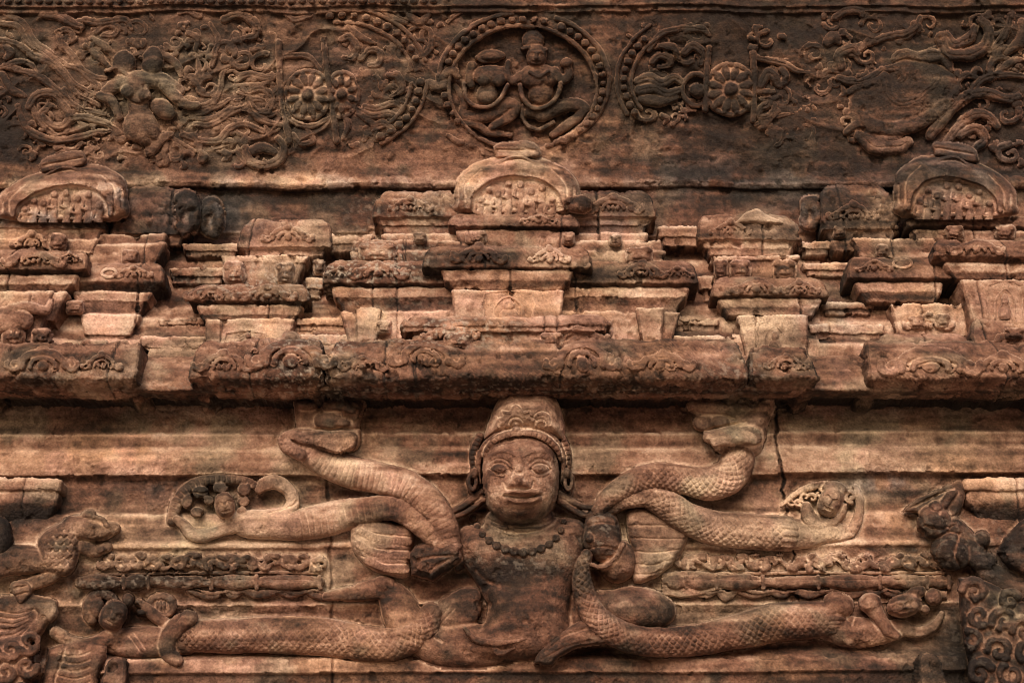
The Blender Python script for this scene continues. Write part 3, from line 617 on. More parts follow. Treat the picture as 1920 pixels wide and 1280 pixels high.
# ================================================================== GARLAND BANDS
def garland(x0, x1, label, side, seed):
    g = np.random.RandomState(seed)
    E = empty('garland_band', (x0 + x1) / 2, 1100, 10, label, 'carved garland', 'carved garland bands either side of the guardian')
    r = Relief(x0 - 10, 1022, x1 + 10, 1082, 1.3, 2.0)
    r.tube([(x0, 1077), ((x0 + x1) / 2, 1073), (x1, 1074)], 3.5, z=2, k=.9)
    x = x0 + 8; st = []
    while x < x1: st.append((x, 1054 + g.uniform(5, 10) * (1 if len(st) % 2 else -1))); x += g.uniform(20, 32)
    r.tube(st, 4.5, z=4, k=1.2, sm=1)
    for i, (x, y) in enumerate(st):
        f = 1 if i % 2 else -1
        for m in range(3):
            a = g.uniform(-50, 50) + (180 if g.rand() < .5 else 0); q_ = g.uniform(9, 17); w0 = g.uniform(5, 8.5)
            r.tube(spiral(x + g.uniform(-10, 12), y - f * g.uniform(2, 10), q_, q_ * .35, a, g.choice([-.55, .55, .7]), 9, .8), [w0 * (1 - .085 * k_) for k_ in range(9)], z=3 + m * 1.5, k=1.15, sm=0)
        r.ell(x + g.uniform(4, 14), y + f * 3, g.uniform(7, 13), g.uniform(5, 8), g.uniform(-40, 40), z=4, h=13, sm=0); r.groove([(x - 3, y - 3), (x + 8, y + 4)], 1.5, 3.5)
    r.build('scroll_foliage', 14, parent=E, tone=.48, rough=1.0, crev=.6)
    r = Relief(x0 - 60, 1066, x1 + 30, 1116, 1.3, 1.5)
    xs = x0 - 40 * (side < 0)
    while xs < x1:
        L = g.uniform(34, 120); e = min(xs + L, x1 + 12)
        r.tube([(xs, 1090 + g.uniform(-2, 2)), ((xs + e) / 2, 1091), (e, 1090)], [g.uniform(8, 12), g.uniform(12, 17), g.uniform(7, 11)], z=4, k=1.1, sm=0, tone=g.uniform(-.12, .06)); r.groove([(xs + 5, 1086), (e - 5, 1087)], 1.4, 2.5)
        r.tube([(e, 1080), (e + 1, 1102)], 4, z=12, k=1, sm=0); xs = e + 3
    r.build('shaft', 14, parent=E, tone=.46, rough=1.0)
    r = Relief(x0 - 5, 1098, x1 + 5, 1138, 1.4, 2.2)
    xs = x0 + (160 if side < 0 else 0)
    while xs < x1:
        w = g.uniform(34, 90); r.tube([(xs, 1106), (xs + w * .5, 1119 + g.uniform(-4, 3)), (xs + w, 1107 + g.uniform(-3, 3))], [3, g.uniform(4, 8), 3], z=2, k=1, sm=0)
        r.tube([(xs + w * .2, 1104), (xs + w * .6, 1111), (xs + w * 1.1, 1106)], [2, 4, 2], z=6, k=.9, sm=0); xs += w * .8
    r.build('drape', 14, parent=E, tone=.38, rough=1.2)
garland(190, 602, 'carved garland band with dark scrolls and jointed shaft left of the guardian', -1, 3)
garland(1250, 1770, 'carved garland band with long scrolls and tapering shaft right of the guardian', 1, 9)
r = Relief(1230, 1050, 1420, 1130, 1.3, 2)
for i in range(6): r.tube([(1400, 1086), (1340, 1078 + i * 5), (1290, 1074 + i * 8), (1244, 1078 + i * 7)], [3, 5, 6, 4], z=6, k=.9, sm=0)
tag(r.build('tassel', 14, tone=.5), 'flared fluted tassel at the inner end of the right garland', 'tassel')
# ================================================================== LOWER LEFT RELIEFS
E = empty('horned_beast', 120, 1090, 12, 'scaly sheep-like beast with open snout facing inward at the left edge', 'beast carving')
r = Relief(-30, 940, 235, 1135, 1.4, 1.5)
r.poly([(70, 1060), (72, 1010), (100, 985), (135, 975), (150, 1000), (150, 1040), (135, 1075), (105, 1080)], z=0, h=30, bev=20, dome=8, sm=6)
for i in range(7):
    for j in range(5):
        r.groove(arc(84 + j * 14 + (i % 2) * 7, 990 + i * 13, 7, 7, 10, 170, 6), 1.5, 2.6, 3)
r.tube([(135, 985), (160, 990), (190, 996), (214, 990)], [20, 24, 18, 11], z=12, k=1.05, sm=6); r.tube([(150, 1020), (175, 1030), (200, 1026)], [16, 15, 11], z=6, k=1.0, sm=4)
r.ell(165, 965, 15, 10, -15, z=16, h=18); r.tube([(160, 978), (172, 970), (190, 974), (200, 985)], 5, z=26, k=1); r.bump(172, 985, 5, 4, 5); r.groove([(150, 1010), (180, 1014), (208, 1002)], 3, 9); r.bump(212, 985, 4, 3, -4); r.ell(190, 1030, 10, 8, 0, z=16, h=10)
r.tube([(-30, 1060), (20, 1050), (80, 1050), (108, 1058), (95, 1080), (60, 1094), (30, 1102)], [30, 30, 24, 17, 14, 13, 13], z=8, k=.9, sm=5)
r.poly([(20, 1095), (45, 1088), (60, 1104), (50, 1128), (34, 1134), (22, 1112)], z=10, h=22, bev=9); r.groove([(26, 1104), (50, 1098)], 2, 5); r.groove([(28, 1116), (52, 1110)], 2, 5)
r.build('body', 16, parent=E, tone=.46, rough=.9)
r = Relief(-30, 955, 60, 1045, 1.6, 2); r.ell(0, 1010, 24, 42, 0, z=0, h=40)
tag(r.build('worn_boss', 16, M_ROUGH, tone=.18, rough=1.6), 'dark worn stone boss at the left edge above the beast foreleg', 'stone boss')
E = empty('tilted_figure', 250, 1230, 12, 'serpent man with dark tilted head and raised stump arm, lower left', 'relief figure')
r = Relief(80, 1090, 380, 1262, 1.4, 1.5)
r.tube([(350, 1200), (300, 1202), (250, 1205), (205, 1200)], [26, 30, 30, 22], z=0, k=.9, sm=6)
r.tube([(205, 1195), (170, 1208), (135, 1204), (105, 1185)], [17, 15, 14, 12], z=10, k=1, sm=4); face(r, 213, 1153, 26, 31, 28, 16, 42)
r.tube([(262, 1130), (280, 1145), (300, 1160), (312, 1168)], [10, 12, 12, 10], z=6, k=1)
r.tube([(354, 1158), (330, 1176), (314, 1200), (316, 1224), (332, 1238)], [17, 18, 17, 15, 12], z=20, k=1.1)
r.groove([(240, 1190), (262, 1220)], 2, 3.5); r.groove([(250, 1185), (272, 1216)], 2, 3.5)
r.build('body', 16, parent=E, tone=.46, rough=1.0)
r = Relief(145, 1100, 350, 1190, 1.4, 1.5)
r.tube(arc(190, 1140, 26, 28, 130, 330), 10, z=2, k=1.1, rib=(12, 3)); r.ell(180, 1138, 16, 22, 0, z=4, h=14); r.ell(240, 1125, 12, 14, 0, z=10, h=18)
r.tube(arc(302, 1135, 22, 18, 0, 360, 18), 8, z=2, k=1.1, tone=-.02); r.ell(302, 1135, 16, 12, 0, z=2, h=10)
for i in range(4): r.groove([(291 + i * 7, 1126), (291 + i * 7, 1143)], 1.6, 4)
r.ell(268, 1146, 13, 9, 0, z=4, h=14, tone=-.15)
r.build('curls', 14, parent=E, tone=.36, rough=.8)
def leafy(x0, y0, x1, y1, base, label, tone, seed, outline=None, z=30):
    g = np.random.RandomState(seed)
    r = Relief(x0, y0, x1, y1, 1.4, 2.5)
    r.poly(outline, z=z - 30, h=34, bev=14, dome=6, smooth=False)
    lines = []
    ox = [p[0] for p in outline]; oy = [p[1] for p in outline]
    for _ in range(160):
        cx, cy = g.uniform(min(ox), max(ox)), g.uniform(min(oy), max(oy))
        if any((cx - a) ** 2 + (cy - b) ** 2 < (35) ** 2 for a, b in lines): continue
        if r.sd(outline, r.win(cx, cy, cx, cy)).flat[0] < 8: continue
        lines.append((cx, cy)); R = g.uniform(17, 25)
        r.tube(spiral(cx, cy, R, 3, g.uniform(0, 360), g.choice([-1.2, 1.2]), 14, 1), [9.5 - 4 * i / 13 for i in range(14)], z=z + 8, k=1.4, sm=0)
        r.ell(cx + g.uniform(-12, 12), cy + g.uniform(12, 16), 8, 10, g.uniform(0, 90), z=z + 8, h=12, sm=0)
    o = r.build('leaf_capital', base, tone=tone, rough=1.0, crev=.5); return tag(o, label, 'carved capital', 'leafy capitals at the bottom corners')
leafy(1770, 1070, 1960, 1310, 40, 'dark capital of curling leaves in the bottom right corner', .30, 5, [(1796, 1082), (1850, 1088), (1900, 1115), (1955, 1150), (1955, 1305), (1835, 1305), (1812, 1220), (1800, 1150)], 34)
leafy(-40, 1160, 75, 1310, 30, 'dark leafy capital in the bottom left corner', .34, 8, [(-36, 1200), (20, 1190), (62, 1185), (62, 1240), (42, 1305), (-36, 1305)], 20)
r = Relief(-40, 1095, 200, 1310, 1.6, 2)
r.poly([(-36, 1120), (30, 1112), (80, 1118), (108, 1130), (90, 1170), (60, 1200), (-36, 1210)], z=0, h=22, bev=12, dome=8)
for i in range(6): r.groove([(70, 1140 + i * 4), (30, 1150 + i * 9), (-30, 1140 + i * 14)], 2.2, 4)
r.poly([(56, 1128), (100, 1130), (108, 1150), (94, 1168), (70, 1150)], z=10, h=24, bev=10)
r.poly([(88, 1215), (150, 1195), (205, 1210), (190, 1260), (170, 1305), (80, 1305)], z=4, h=26, bev=16, dome=8)
for i in range(6): r.groove([(110, 1225 + i * 14), (140, 1230 + i * 14), (168, 1222 + i * 14)], 2, 3.5)
r.groove([(125, 1210), (108, 1260), (98, 1300)], 3, 5)
tag(r.build('draped_hindquarter', 14, tone=.42, rough=1.0), 'fan of feathers and scaly haunch below the beast at the lower left', 'animal carving')
# ================================================================== LOWER RIGHT RELIEFS
E = empty('leaning_figure', 1650, 1195, 10, 'crouching relief figure with long dark head and two bent arms, lower right', 'relief figure')
r = Relief(1535, 1080, 1800, 1225, 1.4, 1.5)
r.tube([(1548, 1172), (1590, 1182), (1640, 1186), (1690, 1176)], [26, 30, 26, 16], z=-2, k=.85, sm=6)
r.ell(1572, 1132, 30, 26, 20, z=4, h=32, tone=.06); r.tube([(1560, 1135), (1570, 1160), (1578, 1184), (1592, 1204)], [18, 15, 12, 9], z=12, k=1)
r.ell(1632, 1130, 22, 20, 0, z=16, h=28); r.tube([(1634, 1134), (1648, 1155), (1662, 1178), (1680, 1190)], [18, 14, 12, 8], z=18, k=1.05)
r.groove([(1596, 1120), (1604, 1145), (1598, 1170)], 3, 6); r.groove([(1578, 1150), (1596, 1166)], 2, 3)
face(r, 1696, 1134, 34, 22, -14, 14, 38); r.ell(1716, 1112, 22, 13, -25, z=8, h=22, tone=-.1); r.ell(1750, 1118, 17, 17, 0, z=4, h=24, tone=-.05); r.ell(1732, 1142, 12, 10, 0, z=4, h=16)
r.tube([(1690, 1178), (1725, 1184), (1752, 1172), (1765, 1150)], [11, 10, 9, 6], z=2, k=.8); r.tube([(1600, 1106), (1650, 1098), (1700, 1088), (1735, 1092)], [5, 6, 6, 4], z=0, k=.8)
r.build('body', 16, parent=E, tone=.50, rough=1.0)
E = empty('crouching_beast', 1790, 1060, 16, 'dark battered horse-like beast with pricked ear at the right edge', 'beast carving')
r = Relief(1690, 895, 1960, 1120, 1.5, 2)
r.poly([(1690, 958), (1720, 935), (1770, 912), (1800, 900), (1810, 925), (1800, 960), (1780, 975), (1730, 965)], z=-4, h=18, bev=10)
r.ell(1752, 978, 34, 32, 20, z=8, h=36); r.ell(1755, 952, 14, 12, 0, z=18, h=22); r.ell(1786, 1032, 40, 38, 0, z=6, h=40); r.tube([(1770, 945), (1782, 930), (1792, 922)], [8, 8, 3], z=20, k=1.3)
r.tube([(1790, 985), (1812, 1010), (1830, 1040), (1846, 1060)], [16, 18, 20, 20], z=10, k=1.1); r.ell(1845, 1052, 26, 20, 20, z=12, h=30); r.ell(1840, 1010, 16, 16, 0, z=10, h=20)
r.tube([(1850, 1070), (1885, 1092), (1925, 1112)], [22, 26, 30], z=8, k=1); r.poly([(1868, 1035), (1890, 1000), (1930, 965), (1960, 960), (1960, 1080), (1900, 1070)], z=6, h=44, bev=16, dome=8)
r.groove([(1735, 985), (1760, 992), (1790, 984)], 3, 6); r.bump(1762, 962, 5, 5, -7); r.groove([(1750, 1030), (1780, 1010), (1810, 1020)], 3, 4); r.groove([(1800, 1000), (1790, 1040), (1800, 1065)], 4, 9); r.bump(1748, 990, 6, 5, -8)
for i in range(5): r.groove([(1700 + i * 6, 955 - i * 2), (1740 + i * 6, 934 - i * 2), (1790, 908 + i * 3)], 1.8, 3.2)
r.build('body', 22, parent=E, tone=.30, rough=1.7)
# side slabs at the two edges under the moulding
def edge_slab(x0, x1, label):
    o, f = block('projecting_slab', x0, x1, [(896, 26, .9), (900, 34, .85), (918, 34, .7), (922, 26, .85), (926, 30, .8), (945, 28, .6), (968, 14, .25), (990, 0, .2)], back=-20, sk=.9); tag(o, label, 'stone slab', 'pale projecting slabs at the wall edges')
edge_slab(-60, 116, 'pale stepped slab jutting out at the left edge'); edge_slab(1806, 1980, 'pale stepped slab jutting out at the right edge')
# ================================================================== EAVE
def kudu(parent, x, y, w, h, base, tone=.42, z=0, name='horseshoe_ornament'):
    g = np.random.RandomState(int(x * 7 + y) % 9973); w = w * g.uniform(.85, 1.12); h = h * g.uniform(.9, 1.15)
    r = Relief(x - w * 1.9, y - h * 1.5, x + w * 1.9, y + h * 1.0, 1.4, g.uniform(2.5, 5))
    for _ in range(5):
        a_, b_ = x + g.uniform(-1.6, 1.6) * w, y + g.uniform(-.2, .6) * h; q_ = g.uniform(.14, .26) * w
        r.tube(spiral(a_, b_, q_, q_ * .3, g.uniform(0, 360), g.choice([-.9, .9]), 10, .8), [q_ * .34] * 10, z=z + 3, k=1.1, sm=0)
    r.tube(arc(x, y + h * .3, w, h * .9, 175, 365), w * .2, z=z + 3, k=1.1, sm=0); r.tube(arc(x, y + h * .35, w * .58, h * .55, 175, 365), w * .12, z=z + 5, k=1.3, sm=0)
    r.ell(x, y - h * .75, w * .34, h * .42, 0, z=z + 2, h=13); (r.ell(x, y + h * .3, w * .3, h * .4, 0, z=z + 2, h=10) if g.rand() < .5 else [r.ell(x + q_ * w * .26, y + h * .35, w * .12, h * .3, q_ * 20, z=z + 3, h=8) for q_ in (-1, 0, 1)])
    for s_ in (-1, 1):
        r.tube(spiral(x + s_ * w * 1.3, y + h * .3, w * .36, 2, 200 if s_ < 0 else -20, s_ * 1.1, 12, .8), [w * .16 - i * .15 for i in range(12)], z=z + 2, k=1.3, sm=0)
        r.ell(x + s_ * w * 1.0, y - h * .1, w * .2, h * .2, 0, z=z + 3, h=9); r.ell(x + s_ * w * 1.6, y + h * .45, w * .2, h * .2, 0, z=z + 3, h=8)
    return r.build(name, base, parent=parent, tone=tone, rough=.9, crev=.45, halo=False)
EAVE = [(636, 92, .40), (640, 108, .44), (650, 122, .38), (668, 132, .36), (690, 139, .38), (702, 142, .34), (707, 141, .30), (712, 136, .34), (722, 118, .44), (734, 96, .46), (744, 76, .44), (748, 40, .1)]  # underside rows toned paler, in place of stronger bounce light
def eave(x0, x1, label, orn, seed, dy=0, dd=0):
    E = empty('eave_block', (x0 + x1) / 2, 700, 60, label, 'eave stone', 'stones of the projecting eave')
    rows = [(a + dy * (1 if a < 700 else 0), b + dd, c) for a, b, c in EAVE]
    o, f = block('stone', x0, x1, rows, back=-30, parent=E, rough=1.9, sk=.35, seed=seed, chip=2.0)
    for (x, y, w, h) in orn: kudu(E, x, y, w, h, f, z=-2)
    return E
eave(-70, 256, 'eave stone at the left edge with curling leaf ornament', [(80, 676, 44, 26), (190, 680, 26, 20)], 1, 6)
eave(352, 606, 'eave stone with swan-like crest, first left of the long centre stone', [(545, 664, 46, 38), (420, 680, 34, 22)], 2)
eave(608, 1404, 'long centre eave stone above the guardian crown', [(800, 664, 42, 36), (1092, 668, 46, 36), (1240, 678, 36, 20), (680, 682, 26, 16)], 3)
eave(1407, 1537, 'short eave stone right of the crack', [(1475, 680, 26, 16)], 4, 14)
eave(1630, 2000, 'eave stone at the right edge with broad horseshoe ornament', [(1745, 678, 52, 30), (1880, 682, 32, 24)], 5, 4)
o, f = block('eave_backing_slab', -800, 2720, [(668, 60, .4), (674, 74, .45), (700, 92, .42), (728, 104, .5), (733, 103, .2), (745, 66, .2), (749, 30, .1)], back=-40, rough=1.1, sk=0)
tag(o, 'smooth long slab seen in the gaps between the eave stones', 'stone slab')
# ================================================================== MINIATURE TOWERS
TB = -100
def face_block(parent, x0, x1, y0, y1, d, tone=.5):
    r = Relief(x0 - 4, y0 - 4, x1 + 4, y1 + 6, 1.4, 2.5); cx, cy, w, h = (x0 + x1) / 2, (y0 + y1) / 2, (x1 - x0) / 2, (y1 - y0) / 2
    r.ell(cx, cy, w, h, 0, z=-26, h=36, p=3.2); r.ell(cx, cy + h * .1, w * .55, h * .62, 0, z=2, h=14); r.ell(cx - w * .5, cy - h * .5, w * .35, h * .35, 0, z=2, h=10); r.ell(cx + w * .5, cy - h * .5, w * .35, h * .35, 0, z=2, h=10)
    r.bump(cx - w * .2, cy, w * .12, h * .12, -5); r.bump(cx + w * .2, cy, w * .12, h * .12, -5); r.groove([(cx - w * .3, cy + h * .4), (cx + w * .3, cy + h * .4)], 2, 5)
    return r.build('carved_face', d, parent=parent, tone=tone, rough=1.4, halo=False)
def niche(parent, x0, x1, y0, y1, d, tone=.66):
    r = Relief(x0 - 2, y0 - 2, x1 + 2, y1 + 2, 1.4, 1.2); cx = (x0 + x1) / 2; w = (x1 - x0) / 2; h = y1 - y0
    r.tube([(x0 + 4, y1), (x0 + 4, y0 + 4), (x1 - 4, y0 + 4), (x1 - 4, y1)], 3.5, z=-3, k=1.2, n=2, sm=0)
    r.tube([(cx - w * .55, y1), (cx - w * .5, y0 + h * .5), (cx, y0 + h * .18), (cx + w * .5, y0 + h * .5), (cx + w * .55, y1)], 3.2, z=-2, k=1.2, sm=0)
    r.ell(cx, y0 + h * .5, w * .24, h * .2, 0, z=-2, h=12); r.ell(cx, y0 + h * .85, w * .4, h * .3, 0, z=-3, h=12)
    return r.build('niche_figure', d, parent=parent, tone=tone, rough=.9, halo=False)
def part(E, name, x0, x1, rows, **k): return block(name, x0, x1, rows, back=k.pop('back', TB), parent=E, taper=k.pop('taper', .34), **k)
# --- central
E = empty('central_tower', 968, 640, 20, 'widest miniature tower with pale domed top, directly above the guardian', 'miniature tower', 'miniature temple towers above the eave')
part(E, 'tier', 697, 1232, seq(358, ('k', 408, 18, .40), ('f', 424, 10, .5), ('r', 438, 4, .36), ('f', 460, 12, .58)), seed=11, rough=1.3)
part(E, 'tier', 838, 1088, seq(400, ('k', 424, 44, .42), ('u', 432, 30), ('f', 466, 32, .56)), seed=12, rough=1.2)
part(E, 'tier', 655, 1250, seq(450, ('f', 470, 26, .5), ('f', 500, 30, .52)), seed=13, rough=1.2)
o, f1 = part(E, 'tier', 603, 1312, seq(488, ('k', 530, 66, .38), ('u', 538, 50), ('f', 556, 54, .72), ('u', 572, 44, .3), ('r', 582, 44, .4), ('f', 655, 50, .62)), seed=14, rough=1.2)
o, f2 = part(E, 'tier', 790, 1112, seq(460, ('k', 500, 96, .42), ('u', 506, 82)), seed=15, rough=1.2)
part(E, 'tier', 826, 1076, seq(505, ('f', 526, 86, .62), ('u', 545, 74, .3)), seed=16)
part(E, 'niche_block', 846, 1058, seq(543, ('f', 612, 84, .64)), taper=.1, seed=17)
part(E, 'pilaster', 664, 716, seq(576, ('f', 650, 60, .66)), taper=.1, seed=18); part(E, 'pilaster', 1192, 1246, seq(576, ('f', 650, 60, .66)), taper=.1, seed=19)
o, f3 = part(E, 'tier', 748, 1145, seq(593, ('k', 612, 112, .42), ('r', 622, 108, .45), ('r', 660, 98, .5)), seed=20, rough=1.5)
niche(E, 905, 1002, 546, 600, 84)
kudu(E, 898, 478, 30, 18, f2, z=-2); kudu(E, 1030, 480, 26, 16, f2, z=-2, tone=.6); kudu(E, 708, 508, 30, 18, f1, z=-2, tone=.5); kudu(E, 1205, 508, 30, 20, f1, z=-2)
kudu(E, 1080, 628, 40, 18, f3, z=-3)
for a in ((668, 748, 450, 494, 40), (1170, 1226, 460, 498, 40), (868, 916, 430, 462, 40), (1052, 1080, 434, 462, 40)): face_block(E, *a)
for a in ((728, 760, 636, 664, 110), (830, 890, 620, 660, 118), (1010, 1060, 622, 655, 108)): face_block(E, *a, tone=.45)
def dome(E, cx, top, bot, w, tone, base, figs=True, seed=0, tilt=0):
    h = bot - top
    def shear(r): r.Yw = r.Yw - tilt * (r.X - cx) * np.clip((bot - r.Y) / h, 0, 1); return r
    r = shear(Relief(cx - w - 6, top - 42, cx + w + 6, bot + 4, 1.4, 2))
    r.poly([(cx - w, bot - h * .30), (cx - w * .92, bot - h * .62), (cx - w * .55, top + h * .10), (cx, top), (cx + w * .55, top + h * .10), (cx + w * .92, bot - h * .62), (cx + w, bot - h * .30), (cx + w * .85, bot), (cx - w * .85, bot)], z=0, h=30, bev=26, dome=14)
    for s_ in (-1, 1):
        r.groove([(cx + s_ * w * .8, bot - h * .2), (cx + s_ * w * .78, bot - h * .5), (cx + s_ * w * .55, bot - h * .75)], 2.4, 4)
        r.groove([(cx + s_ * w * .9, bot - h * .2), (cx + s_ * w * .9, bot - h * .45)], 2.4, 4)
    if True:
        r.sink([(cx - w * .72, bot - 6), (cx - w * .66, bot - h * .36), (cx - w * .3, bot - h * .62), (cx + w * .3, bot - h * .62), (cx + w * .66, bot - h * .36), (cx + w * .72, bot - 6)], 15, 5)
    r.tube(arc(cx, bot - h * .12, w * .74, h * .62, 180, 360, 18), 5, z=34, k=1.4)
    r.tube([(cx - w * .3, top + h * .14), (cx, top + h * .02), (cx + w * .3, top + h * .14)], 3, z=34, k=1)
    r.build('dome', base, parent=E, tone=tone, rough=1.1, halo=False, seed=seed)
    r = shear(Relief(cx - 50, top - 44, cx + 50, top + 24, 1.4, 2)); r.poly([(cx - 38, top + 8), (cx - 42, top - 14), (cx - 20, top - 24), (cx + 26, top - 24), (cx + 44, top - 12), (cx + 38, top + 8)], z=10, h=22, bev=8); r.groove([(cx - 36, top - 8), (cx + 38, top - 8)], 2.5, 5)
    r.build('finial', base, parent=E, tone=tone - .05, rough=1.1, halo=False)
    if figs:
        r = shear(Relief(cx - w * .7, bot - h * .72, cx + w * .7, bot + 3, 1.3, 1.5))
        for i, (fx, hh) in enumerate(((-.56, .24), (-.43, .40), (-.28, .34), (-.12, .5), (.07, .5), (.24, .38), (.40, .44), (.56, .24))):
            x = cx + fx * w; H_ = hh * h; r.ell(x, bot - H_, 8, 8.5, 0, z=24, h=15, sm=1); r.tube([(x, bot - H_ + 10), (x + 1, bot - H_ * .45), (x - 1, bot + 1)], [10, 8, 9], z=22, k=1.1, sm=3)
            r.tube([(x - 9, bot - H_ + 10), (x - 11, bot - H_ + 22), (x - 1, bot - H_ + 25)], 3.5, z=30, k=1, sm=1)
        r.build('worshippers', base, parent=E, tone=tone + .02, rough=.8, halo=False, crev=.5)
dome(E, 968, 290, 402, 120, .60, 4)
# --- left small tower
E = empty('left_inner_tower', 470, 640, 10, 'narrow weathered tower with dark lichen, between the left edge tower and the centre', 'miniature tower', 'miniature temple towers above the eave')
part(E, 'tier', 442, 622, seq(412, ('k', 466, 14, .48), ('f', 482, 4, .6)), seed=21, rough=1.6)
part(E, 'tier', 414, 580, seq(478, ('f', 492, 22, .6), ('r', 542, 18, .5)), seed=22, rough=1.3)
o, f1 = part(E, 'tier', 352, 580, seq(532, ('k', 564, 56, .38), ('u', 571, 42), ('f', 590, 46, .70), ('u', 600, 40, .3)), seed=23, rough=1.2)
o, f2 = part(E, 'niche_block', 384, 552, seq(597, ('f', 670, 46, .64)), taper=.1, seed=24)
for a in ((416, 464, 486, 536, 28), (514, 552, 488, 536, 28)): face_block(E, *a, tone=.5)
kudu(E, 400, 550, 34, 16, f1, z=-2, tone=.5); niche(E, 420, 500, 620, 664, f2, .55)
# --- right small tower
E = empty('right_inner_tower', 1440, 640, 10, 'narrow tower with a face in a square niche, right of the centre', 'miniature tower', 'miniature temple towers above the eave')
part(E, 'tier', 1308, 1504, seq(402, ('k', 450, 14, .42), ('f', 466, 6, .6), ('r', 480, 2, .35)), seed=31, rough=1.6)
part(E, 'tier', 1334, 1500, seq(478, ('f', 488, 24, .6), ('r', 530, 18, .48)), seed=32, rough=1.3)
o, f1 = part(E, 'tier', 1334, 1556, seq(520, ('k', 554, 56, .40), ('u', 560, 42), ('f', 576, 46, .70), ('u', 592, 40, .34)), seed=33, rough=1.2)
o, f2 = part(E, 'niche_block', 1382, 1516, seq(590, ('f', 672, 48, .64)), taper=.1, seed=34)
for a in ((1336, 1366, 482, 526, 28), (1366, 1410, 484, 526, 28), (1446, 1496, 482, 530, 28)): face_block(E, *a, tone=.46)
kudu(E, 1418, 538, 30, 16, f1, z=-2); kudu(E, 1500, 540, 26, 14, f1, z=-2); niche(E, 1418, 1488, 602, 656, f2, .55)
r = Relief(1360, 385, 1480, 425, 1.5, 2); r.poly([(1375, 420), (1395, 402), (1418, 392), (1440, 404), (1470, 420)], z=0, h=18, bev=10); r.build('broken_crest', 4, parent=E, tone=.6, rough=1.2, halo=False)
# --- far left tower
E = empty('left_edge_tower', 120, 640, 10, 'tower at the left edge with tilted dome and a ring hole in its cornice', 'miniature tower', 'miniature temple towers above the eave')
part(E, 'tier', 205, 352, seq(350, ('k', 440, -4, .34), ('f', 460, -12, .5)), seed=41, rough=2.2)
part(E, 'tier', -60, 196, seq(405, ('k', 428, 20, .4), ('f', 446, 16, .6), ('f', 474, 20, .56)), seed=42, rough=1.3)
part(E, 'tier', 160, 312, seq(438, ('f', 456, 10, .55), ('f', 500, 14, .56)), seed=43, rough=1.3)
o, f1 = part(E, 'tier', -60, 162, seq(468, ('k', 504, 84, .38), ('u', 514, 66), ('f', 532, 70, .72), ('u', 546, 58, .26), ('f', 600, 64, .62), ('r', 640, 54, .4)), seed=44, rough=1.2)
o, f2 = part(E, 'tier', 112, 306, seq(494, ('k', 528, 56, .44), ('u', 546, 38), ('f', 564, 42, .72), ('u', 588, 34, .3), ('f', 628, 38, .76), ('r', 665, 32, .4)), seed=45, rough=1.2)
part(E, 'niche_block', -60, 100, seq(545, ('f', 640, 66, .6)), taper=.1, seed=46)
r = Relief(180, 495, 235, 530, 1.2, .8); r.tube(arc(205, 512, 13, 8, 0, 360, 16), 3.5, z=-1, k=1.4); r.build('ring', f2, parent=E, tone=.7, rough=.4, halo=False)
kudu(E, 62, 484, 34, 16, f1, z=-2); kudu(E, 60, 452, 26, 20, 24, z=-2, tone=.6)
for a in ((226, 262, 466, 500, 20), (88, 128, 436, 472, 34), (56, 102, 612, 652, 90), (0, 50, 582, 660, 84), (148, 208, 634, 668, 70)): face_block(E, *a, tone=.48)
r = Relief(-30, 560, 110, 660, 1.4, 2); r.ell(20, 600, 44, 26, 0, z=0, h=26); r.tube([(20, 580), (50, 576), (86, 582), (96, 560)], [10, 10, 9, 4], z=4, k=1.2); r.build('curled_crest', 74, parent=E, tone=.6, rough=1.2, halo=False)
dome(E, 116, 312, 414, 124, .52, 6, seed=1, tilt=-.2)
# --- far right tower
E = empty('right_edge_tower', 1780, 640, 10, 'tower at the right edge with grey tilted dome and an eye-like hole in its cornice', 'miniature tower', 'miniature temple towers above the eave')
part(E, 'tier', 1542, 1690, seq(348, ('k', 432, 8, .36), ('f', 452, 0, .52), ('f', 472, 2, .5)), seed=51, rough=1.8)
part(E, 'tier', 1700, 1990, seq(404, ('k', 424, 20, .42), ('u', 432, 8), ('f', 470, 14, .5)), seed=52, rough=1.4)
part(E, 'tier', 1596, 1770, seq(446, ('f', 484, 18, .5)), seed=53, rough=1.3)
o, f1 = part(E, 'tier', 1752, 1990, seq(450, ('k', 480, 84, .38), ('u', 494, 66, .26), ('f', 510, 68, .66), ('u', 524, 60, .32)), seed=54, rough=1.2)
o, f2 = part(E, 'tier', 1590, 1790, seq(482, ('k', 522, 56, .40), ('u', 530, 40), ('f', 548, 44, .72), ('u', 568, 36, .32)), seed=55, rough=1.2)
part(E, 'niche_block', 1668, 1812, seq(568, ('f', 628, 40, .64), ('u', 640, 30, .3)), taper=.1, seed=56, rough=1.4)
part(E, 'niche_block', 1800, 1990, seq(524, ('f', 615, 66, .6)), taper=.1, seed=57, rough=1.2)
part(E, 'tier', 1650, 1830, seq(626, ('k', 665, 60, .42)), seed=58)
o, f4 = part(E, 'tier', 1826, 1990, seq(598, ('k', 660, 90, .48)), seed=59, rough=1.6)
r = Relief(1660, 478, 1725, 510, 1.2, .8); r.tube(arc(1692, 494, 17, 8, 0, 360, 16), 3.4, z=-1, k=1.4); r.ell(1692, 494, 10, 4, 0, z=-3, h=3); r.build('ring', f2, parent=E, tone=.66, rough=.4, halo=False)
kudu(E, 1830, 464, 34, 14, f1, z=-2); niche(E, 1850, 1920, 530, 596, 66, .5)
for a in ((1640, 1668, 456, 488, 24), (1770, 1810, 420, 452, 28), (1862, 1906, 420, 452, 28), (1880, 1925, 612, 640, 98), (1700, 1740, 590, 622, 42), (1752, 1784, 586, 620, 42)): face_block(E, *a, tone=.48)
